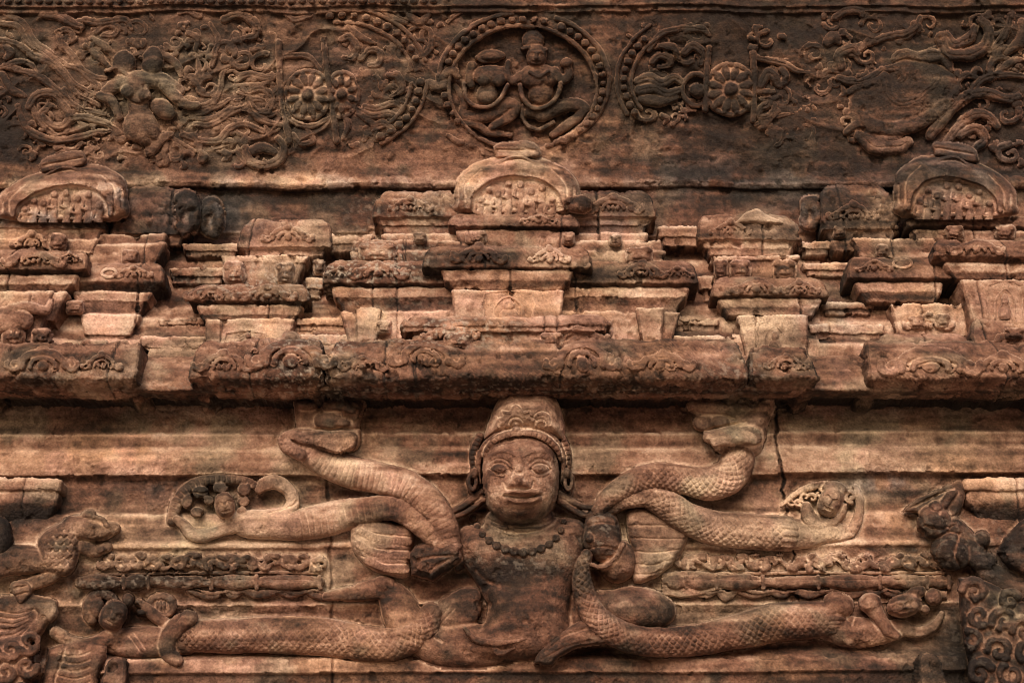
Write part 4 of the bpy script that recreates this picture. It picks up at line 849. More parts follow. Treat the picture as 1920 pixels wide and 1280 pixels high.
dome(E, 1790, 292, 408, 116, .44, 12, seed=2, tilt=.18)
T = {o.name: o for o in bpy.data.objects if o.type == 'EMPTY'}
for tw, x0, x1, y0, y1, d in (('central_tower', 552, 668, 596, 622, 30), ('central_tower', 1236, 1350, 596, 622, 30), ('central_tower', 560, 660, 626, 662, 40), ('central_tower', 1226, 1384, 628, 662, 40),
        ('central_tower', 612, 702, 438, 474, 6), ('central_tower', 1234, 1316, 424, 462, 0), ('right_inner_tower', 1504, 1604, 492, 518, -4), ('right_inner_tower', 1540, 1640, 566, 590, 22), ('right_inner_tower', 1516, 1660, 606, 640, 34),
        ('left_inner_tower', 296, 420, 596, 620, 24), ('left_inner_tower', 262, 388, 630, 672, 40), ('left_inner_tower', 316, 426, 500, 532, 2), ('left_inner_tower', 340, 450, 456, 482, -10), ('central_tower', 572, 612, 520, 560, 10), ('central_tower', 1306, 1340, 516, 566, 8), ('right_inner_tower', 1498, 1560, 452, 480, -8)):
    part(T[tw], 'ledge', x0, x1, seq(y0, ('f', y0 + .55 * (y1 - y0), d), ('r', y1, d - 6, .42)), taper=.1, rough=1.4, seed=int(x0) % 89)
for tw, x, y, w_, h_, d, t_ in (('central_tower', 770, 385, 26, 16, 18, .44), ('central_tower', 1150, 385, 30, 18, 18, .42), ('central_tower', 1010, 412, 20, 10, 44, .5), ('left_inner_tower', 540, 440, 34, 18, 14, .5), ('left_inner_tower', 500, 550, 30, 14, 56, .45),
        ('right_inner_tower', 1370, 430, 26, 16, 12, .45), ('left_edge_tower', 250, 512, 20, 12, 56, .42), ('right_edge_tower', 1640, 500, 20, 12, 56, .42), ('right_edge_tower', 1600, 400, 30, 18, 8, .4), ('central_tower', 640, 512, 20, 12, 64, .5), ('central_tower', 1270, 512, 22, 12, 64, .42), ('central_tower', 845, 624, 34, 12, 108, .5),
        ('right_edge_tower', 1900, 640, 34, 18, 90, .5), ('left_edge_tower', 130, 484, 16, 12, 84, .4), ('right_edge_tower', 1740, 604, 30, 16, 42, .5), ('left_inner_tower', 465, 640, 20, 14, 48, .5)):
    kudu(T[tw], x, y, w_, h_, d, tone=t_, z=-3)
for tw, x0, x1, y0, y1, d in (('left_inner_tower', 586, 612, 484, 520, 6), ('central_tower', 702, 736, 598, 632, 56), ('central_tower', 1110, 1150, 600, 634, 56), ('right_edge_tower', 1560, 1590, 420, 450, 6), ('left_edge_tower', 120, 160, 560, 592, 44), ('central_tower', 1140, 1166, 436, 464, 34), ('central_tower', 772, 800, 434, 460, 34)):
    face_block(T[tw], x0, x1, y0, y1, d, tone=.5)
# dark broken stumps in the gaps
for (x, y, rx, ry, d, lb) in ((352, 400, 28, 44, 8, 'dark hollowed stone stump right of the left edge tower'), (398, 408, 24, 40, 0, 'second blackened stump standing before the left inner tower'), (1522, 400, 24, 36, -20, 'grey rounded stump beside the right edge tower'), (1084, 384, 26, 18, 40, 'small dark loaf-shaped stone right of the centre dome')):
    r = Relief(x - rx - 6, y - ry - 6, x + rx + 6, y + ry + 6, 1.5, 5)
    r.ell(x, y, rx, ry, 0, z=-10, h=36, p=2.6)
    if rx < 26 and ry > 30 or x == 352: r.bump(x - 4, y + 8, rx * .45, ry * .5, -22)
    tag(r.build('stone_stump', d, M_ROUGH, tone=.33, rough=2.4, halo=False), lb, 'stone stump')
# ================================================================== UPPER FRIEZE (leaning beam above the towers)
FR = empty('frieze_beam', 960, 330, -40, 'dark carved beam with round medallions and swirling scrolls across the top', 'carved beam')
def fd(X, Y):
    w = (fbm(X, Y * 0, X * 0, 120, 3, 71) - .5) * 14
    y = Y + w
    d = np.interp(y, [-40, -4, 3, 10, 14, 22, 26, 318, 334, 342, 352, 362], [60, 58, 56, 58, 50, 50, 42, -28, -26, -24, -32, -62])
    med = ((X - 980) / 136) ** 2 + ((Y - 164) / 114) ** 2
    d = d - 16 * sstep(1.04, .93, med)
    ph = (X * .5 + Y * .9 * np.where(X < 700, 1, -1)) / 15 + 7 * fbm(X, Y, X * 0, 110, 2, 76)
    rid = 1 - np.abs(np.sin(ph)) ** .7; am = sstep(.40, .56, fbm(X, Y, X * 0, 70, 2, 78)) * sstep(22, 34, Y) * sstep(310, 280, Y) * (med > 1.3) * np.interp(X, [0, 900, 1150, 1400, 1920], [11, 9, 5, 5, 10])
    d = d + am * (rid - .5)
    ero = sstep(.48, .62, fbm(X, Y, X * 0, 130, 4, 73)) * sstep(1000, 1300, X)
    return d - 8 * ero - 4 * sstep(.55, .7, fbm(X, Y, X * 0, 50, 3, 74))
def ft(X, Y):
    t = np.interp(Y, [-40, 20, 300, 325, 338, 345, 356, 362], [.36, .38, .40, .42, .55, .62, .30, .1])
    return t - .12 * sstep(1150, 1400, X)  # right end painted darker, as dimmer light at the top right
SL = sheet('slab', -70, -40, 1990, 362, fd, ft, parent=FR, step=1.9, rough=1.35)
FB = lambda X, Y: np.interp(Y, [-40, 26, 318], [44, 42, -28])
def fr(name, x0, y0, x1, y1, draw, tone=.40, label=None, warp=2.5, base=FB, rough=1.0, crev=.55):
    r = Relief(x0, y0, x1, y1, 1.35, warp, floor=-4); draw(r); o = r.build(name, base, parent=FR, tone=tone, rough=rough, crev=crev, halo=False)
    if label: o['label'] = label
    return o
Q = lambda pts, ox=0: [(ox + x / 3.0, y / 3.0) for x, y in pts]
# --- central medallion
def d_rim(r):
    for a0, a1 in ((172, 262), (292, 420)): r.tube(arc(982, 152, 160, 128, a0, a1, 24), [5.5] * 24, z=0, k=1.2)
    for a0, a1 in ((95, 178), (178, 300), (300, 430)): r.tube(arc(980, 164, 139, 116, a0, a1, 24), [4.5] * 24, z=0, k=1.3)
fr('medallion_rim', 810, 15, 1160, 295, d_rim, .42)
def d_beads(cx, cy, rx, ry, ranges, q, nper):
    def f(r):
        for a0, a1 in ranges:
            n = max(2, int(abs(a1 - a0) / nper))
            for i in range(n + 1):
                a = math.radians(a0 + (a1 - a0) * i / n); s_ = q * rng.uniform(.85, 1.1)
                r.ell(cx + rx * math.cos(a), cy + ry * math.sin(a), s_, s_ * .95, 0, z=0, h=12, p=2.8, sm=0)
    return f
fr('bead_border', 810, 15, 1160, 295, d_beads(981, 158, 150, 122, [(-62, 60), (145, 178), (200, 285)], 7.6, 7.2), .42)
FM = lambda X, Y: FB(X, Y) - 13
def d_left(r):
    r.ell(921, 105, 27, 12, 0, z=0, h=16); r.tube(Q([(760, 320), (790, 345), (860, 345), (910, 320)], 640), 4, z=4, k=1)
    r.ell(920, 142, 36, 20, 0, z=0, h=24); r.ell(907, 150, 13, 12, z=14, h=14); r.ell(935, 150, 13, 12, z=14, h=14); r.ell(914, 178, 20, 22, 0, z=0, h=22)
    r.tube(Q([(735, 370), (720, 440), (730, 480)], 640), [9, 8, 7], z=4, k=1.1); r.tube(Q([(900, 400), (950, 440), (985, 470)], 640), [9, 7, 5], z=6, k=1.1)
    r.tube(Q([(930, 590), (850, 640), (760, 660), (690, 650)], 640), [16, 15, 12, 10], z=4, k=1); r.tube(Q([(960, 590), (985, 610), (940, 660), (850, 715)], 640), [12, 11, 10, 8], z=8, k=1)
    r.tube(Q([(680, 690), (760, 700), (830, 745), (950, 760)], 640), [9, 9, 8, 6], z=4, k=1); r.tube(Q([(640, 480), (690, 570), (680, 640)], 640), [5, 8, 8], z=0, k=1)
def d_right(r):
    r.ell(1000, 76, 22, 20, 0, z=2, h=22); r.tube([(980, 92), (1002, 88), (1024, 94)], 4, z=20, k=1, rib=(5, 1.5)); face(r, 1006, 105, 19, 23, 4, 8, 28); r.ell(998, 62, 12, 10, 0, z=0, h=14)
    r.ell(1010, 145, 38, 26, 0, z=0, h=30); r.ell(1014, 176, 24, 26, 0, z=0, h=26); r.tube([(993, 136), (1010, 144), (1028, 134)], 3, z=30, k=1)
    r.tube([(978, 142), (962, 152), (952, 138), (953, 118)], [10, 9, 8, 6], z=4, k=1.1); r.tube([(1040, 134), (1052, 150), (1066, 142), (1064, 122)], [10, 10, 9, 8], z=4, k=1.1); r.ell(1062, 118, 12, 10, z=6, h=14)
    r.tube(Q([(1130, 640), (1230, 600), (1330, 590), (1375, 615)], 640), [17, 15, 13, 10], z=6, k=1); r.tube(Q([(1370, 615), (1320, 670), (1250, 720), (1190, 760)], 640), [10, 10, 9, 7], z=6, k=1)
    r.ell(1004, 210, 26, 14, 0, z=0, h=20); r.tube(Q([(1020, 600), (1020, 660), (1060, 715), (1120, 730), (1190, 690)], 640), 5, z=8, k=1.1)
o = fr('reclining_woman', 835, 85, 985, 270, d_left, .40, 'headless seated woman on the left of the medallion', 1.2, FM, .8)
o = fr('seated_man', 940, 45, 1115, 270, d_right, .40, 'crowned seated man on the right of the medallion', 1.2, FM, .7)
def d_scarf(r):
    r.tube(Q([(690, 470), (700, 550), (745, 595), (820, 605), (885, 570), (935, 480)], 640), 4.2, z=22, k=1.2); r.tube(Q([(1005, 480), (1020, 550), (1060, 600), (1110, 612), (1170, 590), (1215, 540), (1235, 470)], 640), 4.6, z=24, k=1.2)
fr('looped_scarf', 860, 140, 1075, 225, d_scarf, .46, None, 1, FM, .5)
# --- rosettes
def rosette(cx, cy, rx, ry, n, q, z0=0):
    def f(r):
        r.tube(arc(cx, cy, rx, ry, 0, 360, 30), 4.5, z=z0, k=1.2); r.ell(cx, cy, rx, ry, z=z0 - 2, h=5, f=.3); r.ell(cx, cy, q * 1.5, q * 1.4, z=z0 + 2, h=8); r.ell(cx, cy, q, q, z=z0 + 4, h=16)
        for i in range(n):
            a = 2 * math.pi * (i + .5) / n; r.ell(cx + rx * .62 * math.cos(a), cy + ry * .62 * math.sin(a), rx * .33, rx * 1.9 / n * 1.25, math.degrees(a), z=z0 + 1, h=10, sm=0)
            r.ell(cx + rx * .92 * math.cos(a), cy + ry * .92 * math.sin(a), rx * .12, rx * .12, 0, z=z0, h=9, sm=0)
    return f
fr('rosette', 1310, 110, 1430, 235, rosette(1370, 168, 46, 47, 12, 13), .42, 'lotus wheel with ball centre right of the medallion')
fr('rosette', 525, 118, 630, 245, rosette(577, 178, 42, 46, 12, 12), .44, 'lotus wheel left of the medallion beside a vertical bar')
fr('rosette', 620, 130, 690, 232, rosette(640, 178, 32, 42, 10, 10), .44, 'half lotus left of the medallion')
def d_ball(r):
    r.ell(1308, 170, 15, 15, z=0, h=20); r.tube(arc(1306, 168, 26, 30, 60, 300), 5, z=0, k=1.1)
fr('ball_boss', 1265, 125, 1345, 215, d_ball, .40)
def d_bars(r):
    r.tube([(522, 80), (524, 150), (532, 210), (543, 265)], 6.5, z=2, k=1.1); r.tube([(606, 60), (612, 130), (622, 190), (632, 265)], 6.5, z=2, k=1.1)
fr('upright_bar', 505, 70, 650, 275, d_bars, .40)
fr('upright_bar', 1305, 80, 1430, 235, lambda r: (r.tube([(1328, 90), (1325, 150), (1322, 205)], 6, z=2, k=1.1), r.tube([(1412, 100), (1415, 160), (1412, 225)], 6, z=2, k=1.1)), .34)
# --- partial medallions
fr('bead_border', 590, 15, 815, 290, d_beads(640, 150, 148, 122, [(-98, -20), (2, 60)], 7.6, 8), .42)
fr('medallion_rim', 590, 5, 830, 290, lambda r: (r.tube(arc(640, 150, 162, 136, -100, -15, 20), 4.5, z=0, k=1.3), r.tube(arc(640, 150, 134, 108, -95, -10, 20), 4.5, z=0, k=1.3), r.tube(arc(640, 150, 160, 134, 2, 62, 12), 4.5, z=0, k=1.3), r.tube(arc(640, 150, 132, 108, 4, 62, 12), 4.5, z=0, k=1.3)), .42)
fr('bead_border', 1150, 40, 1300, 260, d_beads(1318, 152, 148, 118, [(150, 222)], 7.4, 8), .38)
fr('medallion_rim', 1140, 40, 1320, 260, lambda r: (r.tube(arc(1318, 152, 162, 132, 152, 232, 16), 4.5, z=0, k=1.3), r.tube(arc(1318, 152, 134, 104, 150, 240, 16), 4.5, z=0, k=1.3)), .38)
# --- scrollwork strands, traced one by one
def strands(lst, z=0, k=1.25):
    def f(r):
        for pts, w in lst: r.tube(pts, list(1.4 * np.interp(np.linspace(0, 1, len(pts)), [0, .5, 1], [w * .8, w, w * .6])), z=z - 1.5, k=k * .85, sm=1)
        for pts, w in lst:
            if len(pts) > 3: r.groove(pts, 1.3, 2.6)
    return f
L1 = [(Q([(30, 80), (130, 130), (190, 230), (290, 300), (370, 360)]), 5), (Q([(0, 130), (100, 150), (160, 240), (260, 310), (350, 390), (420, 470), (540, 530)]), 5), (Q([(0, 230), (100, 250), (180, 310), (290, 360), (370, 440), (430, 530), (560, 590)]), 6),
      (Q([(20, 370), (120, 400), (230, 440), (330, 520), (430, 600), (590, 640)]), 6), (Q([(10, 420), (60, 500), (140, 540)]), 6), (Q([(160, 600), (200, 540), (290, 530), (350, 590), (390, 660), (340, 710), (270, 690), (230, 640), (260, 620)]), 7), (Q([(100, 600), (130, 690), (200, 760), (320, 790), (460, 770), (560, 740), (670, 740)]), 6),
      (Q([(390, 660), (480, 660), (590, 690), (660, 730)]), 6), (Q([(330, 180), (350, 250), (420, 330), (480, 420), (560, 480)]), 6), (Q([(370, 370), (450, 390), (530, 430), (600, 440)]), 5), (Q([(320, 180), (380, 170), (410, 210), (380, 250)]), 5), (Q([(20, 260), (60, 300), (30, 330)]), 6), (Q([(0, 380), (110, 350), (180, 370), (200, 400)]), 5),
      (Q([(180, 600), (210, 670), (280, 740), (360, 770)]), 5), (Q([(240, 80), (330, 90), (400, 130), (460, 150)]), 8), (Q([(480, 110), (560, 130), (690, 110), (740, 160)]), 7), (Q([(540, 180), (600, 140), (660, 160), (640, 200), (580, 200)]), 6), (Q([(520, 220), (600, 270), (640, 340)]), 6), (Q([(480, 260), (560, 320), (620, 380)]), 6)]
fr('scrollwork', -10, 15, 250, 275, strands(L1), .44, 'wind-blown strands at the upper left')
L2 = [(Q([(1020, 570), (1100, 600), (1190, 580), (1240, 500), (1260, 400), (1360, 320)]), 5), (Q([(1030, 630), (1120, 640), (1200, 610), (1290, 560)]), 5), (Q([(1090, 700), (1190, 700), (1290, 640), (1390, 590), (1400, 540), (1340, 520)]), 5), (Q([(1030, 760), (1130, 790), (1230, 790), (1300, 720), (1380, 700), (1480, 740)]), 6), (Q([(1060, 660), (1180, 670), (1300, 600)]), 4),
      (Q([(1330, 450), (1400, 420), (1500, 440), (1560, 420)]), 6), (Q([(1400, 520), (1480, 500), (1530, 560), (1500, 630), (1430, 620), (1410, 570), (1470, 560), (1500, 590)]), 6), (Q([(1390, 560), (1450, 640), (1520, 650), (1570, 620)]), 4), (Q([(1310, 620), (1400, 620), (1480, 680), (1590, 700)]), 6), (Q([(1380, 830), (1400, 900), (1480, 930), (1570, 900), (1600, 830), (1560, 780)]), 7),
      (Q([(1420, 850), (1480, 830), (1550, 860)]), 8), (Q([(1190, 370), (1210, 290), (1230, 220), (1180, 130)]), 5), (Q([(1120, 500), (1120, 400), (1100, 300)]), 4), (Q([(1260, 110), (1350, 80), (1430, 130), (1440, 200), (1360, 220)]), 7), (Q([(1060, 190), (1110, 220), (1100, 280)]), 6), (Q([(920, 750), (1000, 800), (1100, 850)]), 4), (Q([(900, 290), (990, 360), (1020, 430)]), 6),
      (Q([(1330, 480), (1420, 480), (1520, 470)]), 4), (Q([(1600, 600), (1640, 680), (1740, 710), (1860, 660)]), 5), (Q([(1650, 760), (1700, 810), (1760, 790), (1720, 720)]), 5), (Q([(1560, 330), (1640, 310), (1740, 320), (1810, 400)]), 5), (Q([(1610, 80), (1660, 110), (1740, 90), (1760, 60)]), 5),
      (Q([(1010, 70), (1060, 60), (1120, 90), (1130, 60)]), 5), (Q([(780, 100), (820, 80), (860, 110)]), 5)]
fr('scrollwork', 280, 15, 640, 320, strands(L2), .42, 'curling strands between the flying figure and the lotus wheels')
L3 = [(Q([(0, 220), (50, 210), (90, 270), (60, 330), (10, 330)], 640), 6), (Q([(110, 330), (160, 280), (220, 300), (210, 360), (160, 370)], 640), 6), (Q([(40, 150), (110, 210), (190, 240)], 640), 5), (Q([(70, 600), (160, 650), (260, 640), (330, 660)], 640), 6), (Q([(90, 640), (180, 700), (200, 780)], 640), 5), (Q([(200, 700), (240, 690), (290, 740), (250, 760)], 640), 6),
      (Q([(130, 600), (200, 610), (290, 580), (340, 600)], 640), 6), (Q([(270, 420), (320, 430), (340, 500), (280, 540)], 640), 7), (Q([(370, 200), (380, 280), (440, 320), (500, 270), (500, 180), (440, 150), (390, 170)], 640), 5), (Q([(360, 60), (440, 130), (500, 60)], 640), 6), (Q([(0, 640), (40, 700), (10, 780)], 640), 5), (Q([(230, 60), (300, 110), (370, 130)], 640), 5),
      (Q([(600, 120), (680, 60), (790, 50), (870, 60)], 640), 5), (Q([(1240, 60), (1330, 110), (1420, 190), (1430, 270)], 640), 5), (Q([(600, 760), (660, 800), (720, 790)], 640), 4), (Q([(560, 440), (620, 400), (650, 430)], 640), 7), (Q([(500, 470), (540, 490), (590, 460)], 640), 8)]
fr('scrollwork', 630, 10, 870, 290, strands(L3), .42, 'scrolls inside the left broken medallion')
L4 = [(Q([(1750, 350), (1790, 310), (1850, 330), (1840, 370), (1790, 380)], 640), 6), (Q([(1790, 260), (1870, 270), (1900, 330)], 640), 6), (Q([(1670, 460), (1740, 440), (1800, 470), (1870, 440), (1920, 470)], 640), 8), (Q([(1680, 510), (1760, 500), (1830, 530), (1900, 510)], 640), 9), (Q([(1690, 560), (1790, 570), (1880, 550)], 640), 8), (Q([(1730, 280), (1790, 200), (1870, 170), (1960, 160), (2050, 170)], 640), 5),
      (Q([(420, 640), (450, 600), (480, 590), (490, 560), (440, 560)], 1280), 6), (Q([(430, 660), (490, 650), (520, 600), (500, 560)], 1280), 5), (Q([(430, 520), (510, 520)], 1280), 7), (Q([(440, 480), (480, 410), (520, 440), (540, 480)], 1280), 8), (Q([(400, 320), (480, 340), (570, 360), (640, 400), (710, 400)], 1280), 5), (Q([(560, 390), (580, 440), (550, 490)], 1280), 6),
      (Q([(10, 300), (60, 260), (110, 300), (100, 360)], 1280), 7), (Q([(20, 180), (100, 160), (150, 200)], 1280), 5), (Q([(410, 700), (480, 670), (560, 650), (640, 630)], 1280), 4)]
fr('scrollwork', 1185, 30, 1530, 245, strands(L4), .36, 'flame-like scrolls around the right lotus wheel')
L5 = [(Q([(860, 100), (920, 60), (1000, 60), (1010, 90)], 1280), 8), (Q([(810, 240), (850, 210), (870, 230)], 1280), 9), (Q([(890, 380), (880, 310), (950, 270), (980, 300)], 1280), 8), (Q([(1090, 230), (1180, 200), (1290, 170), (1340, 100)], 1280), 7), (Q([(1190, 330), (1240, 300), (1320, 320), (1430, 300), (1500, 340), (1510, 400)], 1280), 7),
      (Q([(1450, 210), (1490, 300), (1600, 310), (1700, 260), (1720, 170), (1680, 110)], 1280), 10), (Q([(1480, 200), (1530, 250), (1620, 210), (1640, 150)], 1280), 8), (Q([(1850, 60), (1830, 150), (1790, 230), (1730, 290)], 1280), 7), (Q([(1910, 120), (1900, 230), (1820, 300)], 1280), 7), (Q([(1140, 440), (1160, 520), (1230, 580), (1350, 530), (1440, 440), (1400, 420)], 1280), 10),
      (Q([(1150, 390), (1220, 390), (1240, 440), (1200, 480)], 1280), 7), (Q([(1390, 760), (1450, 680), (1530, 600), (1620, 530), (1720, 520), (1820, 560), (1890, 540)], 1280), 9), (Q([(1480, 800), (1570, 690), (1650, 640), (1720, 650), (1770, 710)], 1280), 8), (Q([(1560, 760), (1650, 720), (1700, 780), (1650, 840)], 1280), 8), (Q([(1000, 760), (1080, 820), (1190, 830), (1270, 800)], 1280), 12),
      (Q([(1620, 520), (1680, 450), (1780, 420), (1920, 430)], 1280), 7), (Q([(920, 740), (980, 700), (1030, 710)], 1280), 7), (Q([(880, 440), (960, 460), (1040, 450), (1120, 390)], 1280), 7), (Q([(1780, 400), (1850, 350), (1920, 340)], 1280), 6)]
fr('scrollwork', 1530, 10, 1935, 300, strands(L5, -1, 1.2), .32, 'worn swollen scrolls at the upper right', 4, rough=1.5)
def d_fill(seed, zones, n, zz):
    g = np.random.RandomState(seed)
    def f(r):
        got = []
        for _ in range(n * 30):
            x0, y0, x1, y1 = zones[g.randint(len(zones))]; x = g.uniform(x0, x1); y = g.uniform(y0, y1); q_ = g.uniform(11, 24)
            if any((x - a) ** 2 + (y - b) ** 2 < ((q_ + c) * .86) ** 2 for a, b, c in got): continue
            got.append((x, y, q_))
            if len(got) > n: break
            a = g.uniform(0, 360); t_ = g.choice([-1.2, -.8, .8, 1.2]); w0 = q_ * g.uniform(.24, .34)
            p_ = spiral(x, y, q_ * 1.1, q_ * .2, a, t_, 14, .85); r.tube(p_, [w0 * (1 - .045 * k_) for k_ in range(14)], z=zz, k=1.15, sm=0); r.groove(p_, 1.2, 1.8)
            for k_ in range(g.randint(2, 5)):
                b_ = g.uniform(0, 2 * math.pi); L = q_ * g.uniform(.5, 1.0); ex, ey = x + q_ * 1.2 * math.cos(b_), y + q_ * 1.0 * math.sin(b_)
                r.tube([(ex, ey), (ex + L * math.cos(b_ + .5) * .6, ey + L * math.sin(b_ + .5) * .5), (ex + L * math.cos(b_ + 1.2), ey + L * math.sin(b_ + 1.2) * .8)], [w0 * .9, w0, w0 * .4], z=zz, k=1.1, sm=0)
    return f
fr('worn_foliage', -20, 22, 560, 322, d_fill(3, [(0, 40, 540, 300), (330, 60, 520, 290), (20, 200, 420, 300)], 64, -2), .42, 'shallow worn leaf curls filling the left of the beam', 4, rough=1.0)
fr('worn_foliage', 640, 20, 860, 300, d_fill(4, [(660, 70, 770, 260), (770, 30, 840, 130)], 16, -3.5), .42, 'shallow worn leaf curls inside the left broken medallion', 4, rough=1.0)
fr('worn_foliage', 1150, 20, 1560, 300, d_fill(5, [(1200, 60, 1300, 230), (1150, 30, 1320, 80), (1430, 60, 1540, 260)], 24, -4), .34, 'shallow worn leaf curls right of the medallion', 5, rough=1.3)
fr('worn_foliage', 1540, 15, 1940, 320, d_fill(6, [(1560, 40, 1920, 110), (1820, 100, 1930, 300), (1560, 100, 1640, 260)], 26, -4), .32, 'shallow worn leaf curls at the upper right end of the beam', 5, rough=1.5)
# --- flying figure
def d_fly(r):
    r.ell(233, 120, 24, 26, 0, z=0, h=20); r.ell(286, 116, 22, 30, 10, z=0, h=22); r.tube([(200, 172), (225, 156), (262, 152), (300, 152), (335, 170)], [13, 17, 20, 17, 12], z=0, k=1); r.tube([(255, 160), (258, 190), (262, 215), (272, 245), (285, 265)], [28, 22, 22, 28, 14], z=0, k=.9, sm=8)
    r.ell(240, 172, 15, 13, z=16, h=12); r.ell(270, 178, 14, 12, z=16, h=12); r.tube(Q([(560, 540), (630, 570), (670, 660)]), [9, 10, 8], z=8, k=1.1); r.tube(Q([(930, 480), (1000, 560), (1060, 590), (1110, 590)]), [13, 11, 9, 6], z=8, k=1.1); r.ell(306, 205, 26, 18, 30, z=6, h=18)
    r.ell(262, 235, 32, 34, 25, z=4, h=22); r.tube(Q([(840, 860), (900, 790), (960, 760)]), [12, 10, 7], z=2, k=1); r.groove(Q([(700, 560), (780, 590), (860, 560)]), 3, 6)
    r.tube(Q([(600, 400), (660, 380), (720, 430)]), 4, z=14, k=1)
fr('flying_figure', 180, 80, 385, 295, d_fly, .42, 'headless flying figure with windblown limbs', 2)
def d_beast(r):
    r.poly(Q([(1140, 430), (1220, 330), (1330, 330), (1480, 380), (1560, 480), (1480, 640), (1350, 700), (1240, 720), (1080, 820), (1000, 760), (930, 640), (960, 500)], 1280), z=-7, h=9, bev=24, dome=6)
    for pts, w_ in (([(1150, 450), (1165, 530), (1230, 590), (1340, 560), (1440, 450)], 11), ([(1000, 620), (1060, 700), (1180, 730), (1320, 690), (1470, 600), (1540, 500)], 15), ([(1190, 340), (1260, 310), (1360, 330), (1450, 330), (1500, 390)], 9),
                    ([(940, 520), (1010, 480), (1090, 470), (1140, 420)], 10), ([(1010, 780), (1100, 800), (1220, 770)], 12), ([(1200, 420), (1220, 470), (1190, 500)], 7), ([(960, 600), (1040, 570), (1120, 590)], 9), ([(1260, 420), (1330, 400), (1390, 420)], 8)):
        r.tube(Q(pts, 1280), [w_ * .6, w_, w_, w_ * .6] if len(pts) == 4 else [w_ * .6] + [w_] * (len(pts) - 2) + [w_ * .5], z=-1, k=.95, sm=3)
    r.bump(1690, 150, 12, 9, -9)
fr('worn_beast', 1580, 100, 1810, 285, d_beast, .34, 'eroded bulging animal body at the upper right', 4, rough=1.6)
def d_top(r):
    x = -4
    while x < 520 + 300: 
        r.ell(x, 2, 8, 6, 0, z=0, h=10, sm=0); x += 19
fr('bead_row', -15, -10, 830, 12, d_top, .38, base=lambda X, Y: 56 + 0 * X)
# ================================================================== WALL BEHIND THE TOWERS
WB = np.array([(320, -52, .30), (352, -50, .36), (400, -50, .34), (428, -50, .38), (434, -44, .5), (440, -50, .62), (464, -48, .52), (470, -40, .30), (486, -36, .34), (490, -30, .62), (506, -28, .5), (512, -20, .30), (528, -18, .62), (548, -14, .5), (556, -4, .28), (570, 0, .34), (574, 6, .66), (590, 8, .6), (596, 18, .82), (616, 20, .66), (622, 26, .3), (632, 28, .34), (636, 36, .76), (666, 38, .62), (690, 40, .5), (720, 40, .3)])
def wj(X, Y): return Y + 9 * (fbm(X, X * 0, X * 0, 160, 3, 81) - .5) + 8 * np.round(vnoise(X / 210, X * 0, X * 0, 82) * 2 - 1)
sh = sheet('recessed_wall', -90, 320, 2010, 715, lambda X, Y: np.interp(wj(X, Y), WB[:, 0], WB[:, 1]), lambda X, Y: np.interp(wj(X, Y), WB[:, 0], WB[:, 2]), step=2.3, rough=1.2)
tag(sh, kind='structure')
# ================================================================== MOULDED WALL UNDER THE EAVE
WL = np.array([(715, 4, .3), (745, 4, .42), (790, 4, .46), (808, 6, .52), (813, 14, .75), (818, 13, .55), (834, 10, .48), (842, 16, .76), (850, 22, .58), (872, 25, .62), (888, 22, .66), (892, 12, .4), (900, 4, .34), (930, 2, .36), (958, 0, .44), (963, 8, .72), (970, 11, .60), (1010, 13, .62), (1018, 20, .85), (1024, 20, .66), (1030, 14, .5), (1100, 11, .48), (1122, 8, .42), (1132, 14, .72), (1137, 10, .5), (1148, 4, .36), (1215, 2, .40), (1226, 16, .5), (1234, 34, .62), (1258, 40, .48), (1264, 32, .22), (1275, 30, .26), (1310, 30, .3)])  # rows just below the eave toned up to soften its shadow
def jig(X, Y):
    j = 4 * (fbm(X, X * 0, X * 0, 200, 3, 85) - .5)
    return Y + j + np.where(X > 1460, 3, 0) + np.where(X < 600, -2, 0)
def crack(X, Y):
    c = 1448 + (Y - 740) * .13 + 12 * (vnoise(Y / 17, Y * 0, Y * 0, 5) - .5) + 5 * (vnoise(Y / 5, Y * 0, Y * 0, 6) - .5)
    c2 = 610 + (Y - 740) * .03 + 8 * (vnoise(Y / 19, Y * 0, Y * 0, 7) - .5)
    return np.exp(-((X - c) / (.7 + 2.4 * vnoise(Y / 24, Y * 0, Y * 0, 15))) ** 2) * sstep(740, 800, Y) * sstep(1180, 1080, Y) + .55 * np.exp(-((X - c2) / 2.6) ** 2)
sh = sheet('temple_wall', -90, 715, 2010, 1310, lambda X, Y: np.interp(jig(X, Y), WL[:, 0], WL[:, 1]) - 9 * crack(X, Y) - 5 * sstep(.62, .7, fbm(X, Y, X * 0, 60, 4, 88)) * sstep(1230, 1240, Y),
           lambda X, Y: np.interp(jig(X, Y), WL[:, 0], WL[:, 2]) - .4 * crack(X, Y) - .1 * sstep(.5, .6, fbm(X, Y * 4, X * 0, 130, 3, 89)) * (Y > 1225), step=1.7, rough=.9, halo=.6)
tag(sh, kind='structure')
# the wall carries on plainly past both edges and above the beam
WL2 = lambda X, Y: np.interp(jig(X, Y), WL[:, 0], WL[:, 1]); WT2 = lambda X, Y: np.interp(jig(X, Y), WL[:, 0], WL[:, 2])
for xa, xb in ((-800, -88), (2008, 2720)):
    tag(sheet('temple_wall', xa, 715, xb, 1500, WL2, WT2, step=5), kind='structure')
    tag(sheet('recessed_wall', xa, 320, xb, 715, lambda X, Y: np.interp(wj(X, Y), WB[:, 0], WB[:, 1]), lambda X, Y: np.interp(wj(X, Y), WB[:, 0], WB[:, 2]), step=5), kind='structure')
    sheet('slab', xa, -40, xb + (22 if xa < 0 else 0), 362, lambda X, Y: np.interp(Y, [-40, 26, 334, 352, 362], [60, 42, -26, -32, -62]), ft, parent=FR, step=5)
sheet('slab', -800, -420, 2720, -38, lambda X, Y: 60 + 0 * X, ft, parent=FR, step=7)
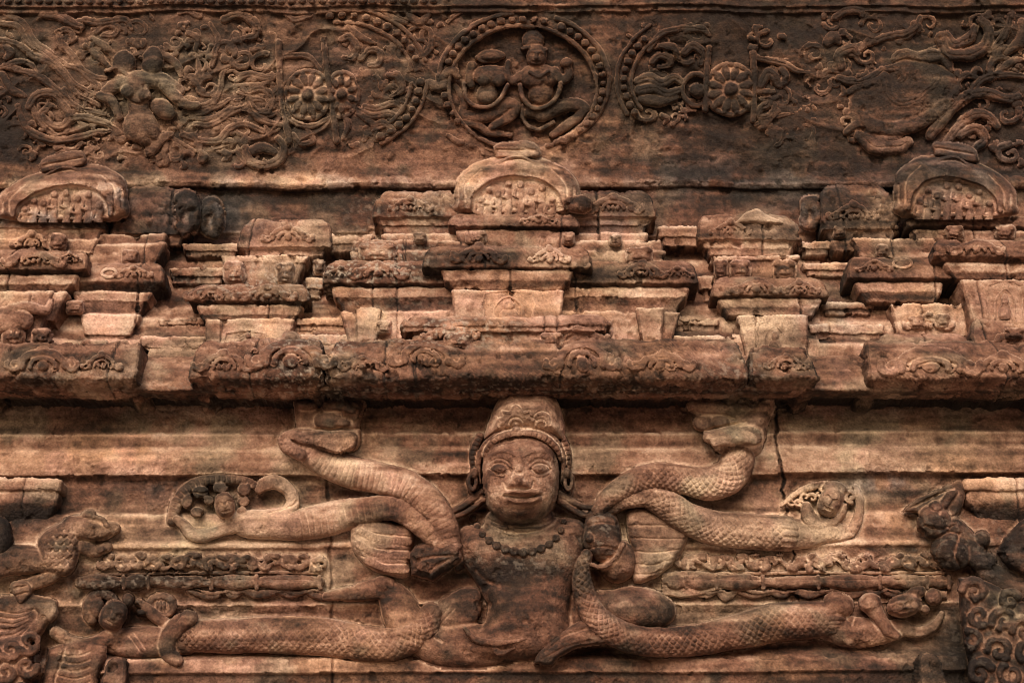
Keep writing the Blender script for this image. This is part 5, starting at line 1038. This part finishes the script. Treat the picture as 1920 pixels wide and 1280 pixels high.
tag(sheet('temple_wall', -90, 1308, 2010, 1500, lambda X, Y: 30 + 0 * X, lambda X, Y: .4 + 0 * X, step=5), kind='structure')
# broken ledge stones at the bottom right
o, f = block('ledge_stone', 1725, 1790, [(1222, 60, .4), (1230, 70, .42), (1310, 80, .35)], back=0, rough=2, seed=7); tag(o, 'dark reddish upright stone beside the leafy capital at the bottom right', 'stone block')
o, f = block('ledge_stone', 180, 232, [(1228, 50, .3), (1236, 58, .32), (1310, 64, .28)], back=0, rough=2, seed=8); tag(o, 'dark reddish block under the tilted figure at the bottom left', 'stone block')
# ground in front of the temple, below the picture; its sunlit dust throws light up under the eave
gx, gy = np.meshgrid(np.linspace(-60, 60, 60), np.linspace(-100, 20, 60)); Pg = np.stack([gx, gy, 0 * gx - .02], -1)
gi = np.arange(3600).reshape(60, 60); qg = np.stack([gi[:-1, :-1], gi[:-1, 1:], gi[1:, 1:], gi[1:, :-1]], -1).reshape(-1, 4)
gcol = np.zeros((3600, 3)) + np.array([.50, .38, .29])
go = link_mesh('ground', Pg, qg, gcol, M_SAND); tag(go, kind='structure')
# ================================================================== CAMERA, LIGHT
cam = bpy.data.cameras.new('camera'); co = bpy.data.objects.new('camera', cam); COL.objects.link(co)
co.location = (0, -DIST, ZC); co.rotation_euler = (math.radians(90) + A, 0, 0); cam.sensor_width = 36; cam.lens = 36 * FOC / 1920; cam.clip_end = 500; cam.clip_start = .05
scene.camera = co
SUN_EL, SUN_AZ = 27, 14      # degrees, azimuth to the left of the viewer's back
w = bpy.data.worlds.new('World'); scene.world = w; w.use_nodes = True
nt = w.node_tree; bg = nt.nodes['Background']; sky = nt.nodes.new('ShaderNodeTexSky'); sky.sky_type = 'NISHITA'; sky.sun_disc = False
sky.sun_elevation = math.radians(SUN_EL); sky.sun_rotation = math.radians(180 + SUN_AZ); sky.air_density = 1.0; sky.dust_density = 6; sky.ozone_density = 1
nt.links.new(sky.outputs[0], bg.inputs[0]); bg.inputs[1].default_value = .15
sl = bpy.data.lights.new('sun', 'SUN'); sl.energy = 2.2; sl.angle = math.radians(34); sl.color = (1, .88, .76)
so = bpy.data.objects.new('sun', sl); COL.objects.link(so)
from mathutils import Vector
az = math.radians(SUN_AZ); el = math.radians(SUN_EL)
dirv = Vector((-math.sin(az) * math.cos(el), -math.cos(az) * math.cos(el), math.sin(el)))
so.rotation_euler = dirv.to_track_quat('Z', 'Y').to_euler(); so.location = dirv * 8 + Vector((0, 0, 3))
scene.view_settings.view_transform = 'Standard'; scene.view_settings.look = 'None'; scene.view_settings.exposure = 0; scene.view_settings.gamma = 1
scene.cycles.use_denoising = True; scene.cycles.filter_width = 1.05; scene.cycles.max_bounces = 6; scene.cycles.diffuse_bounces = 3
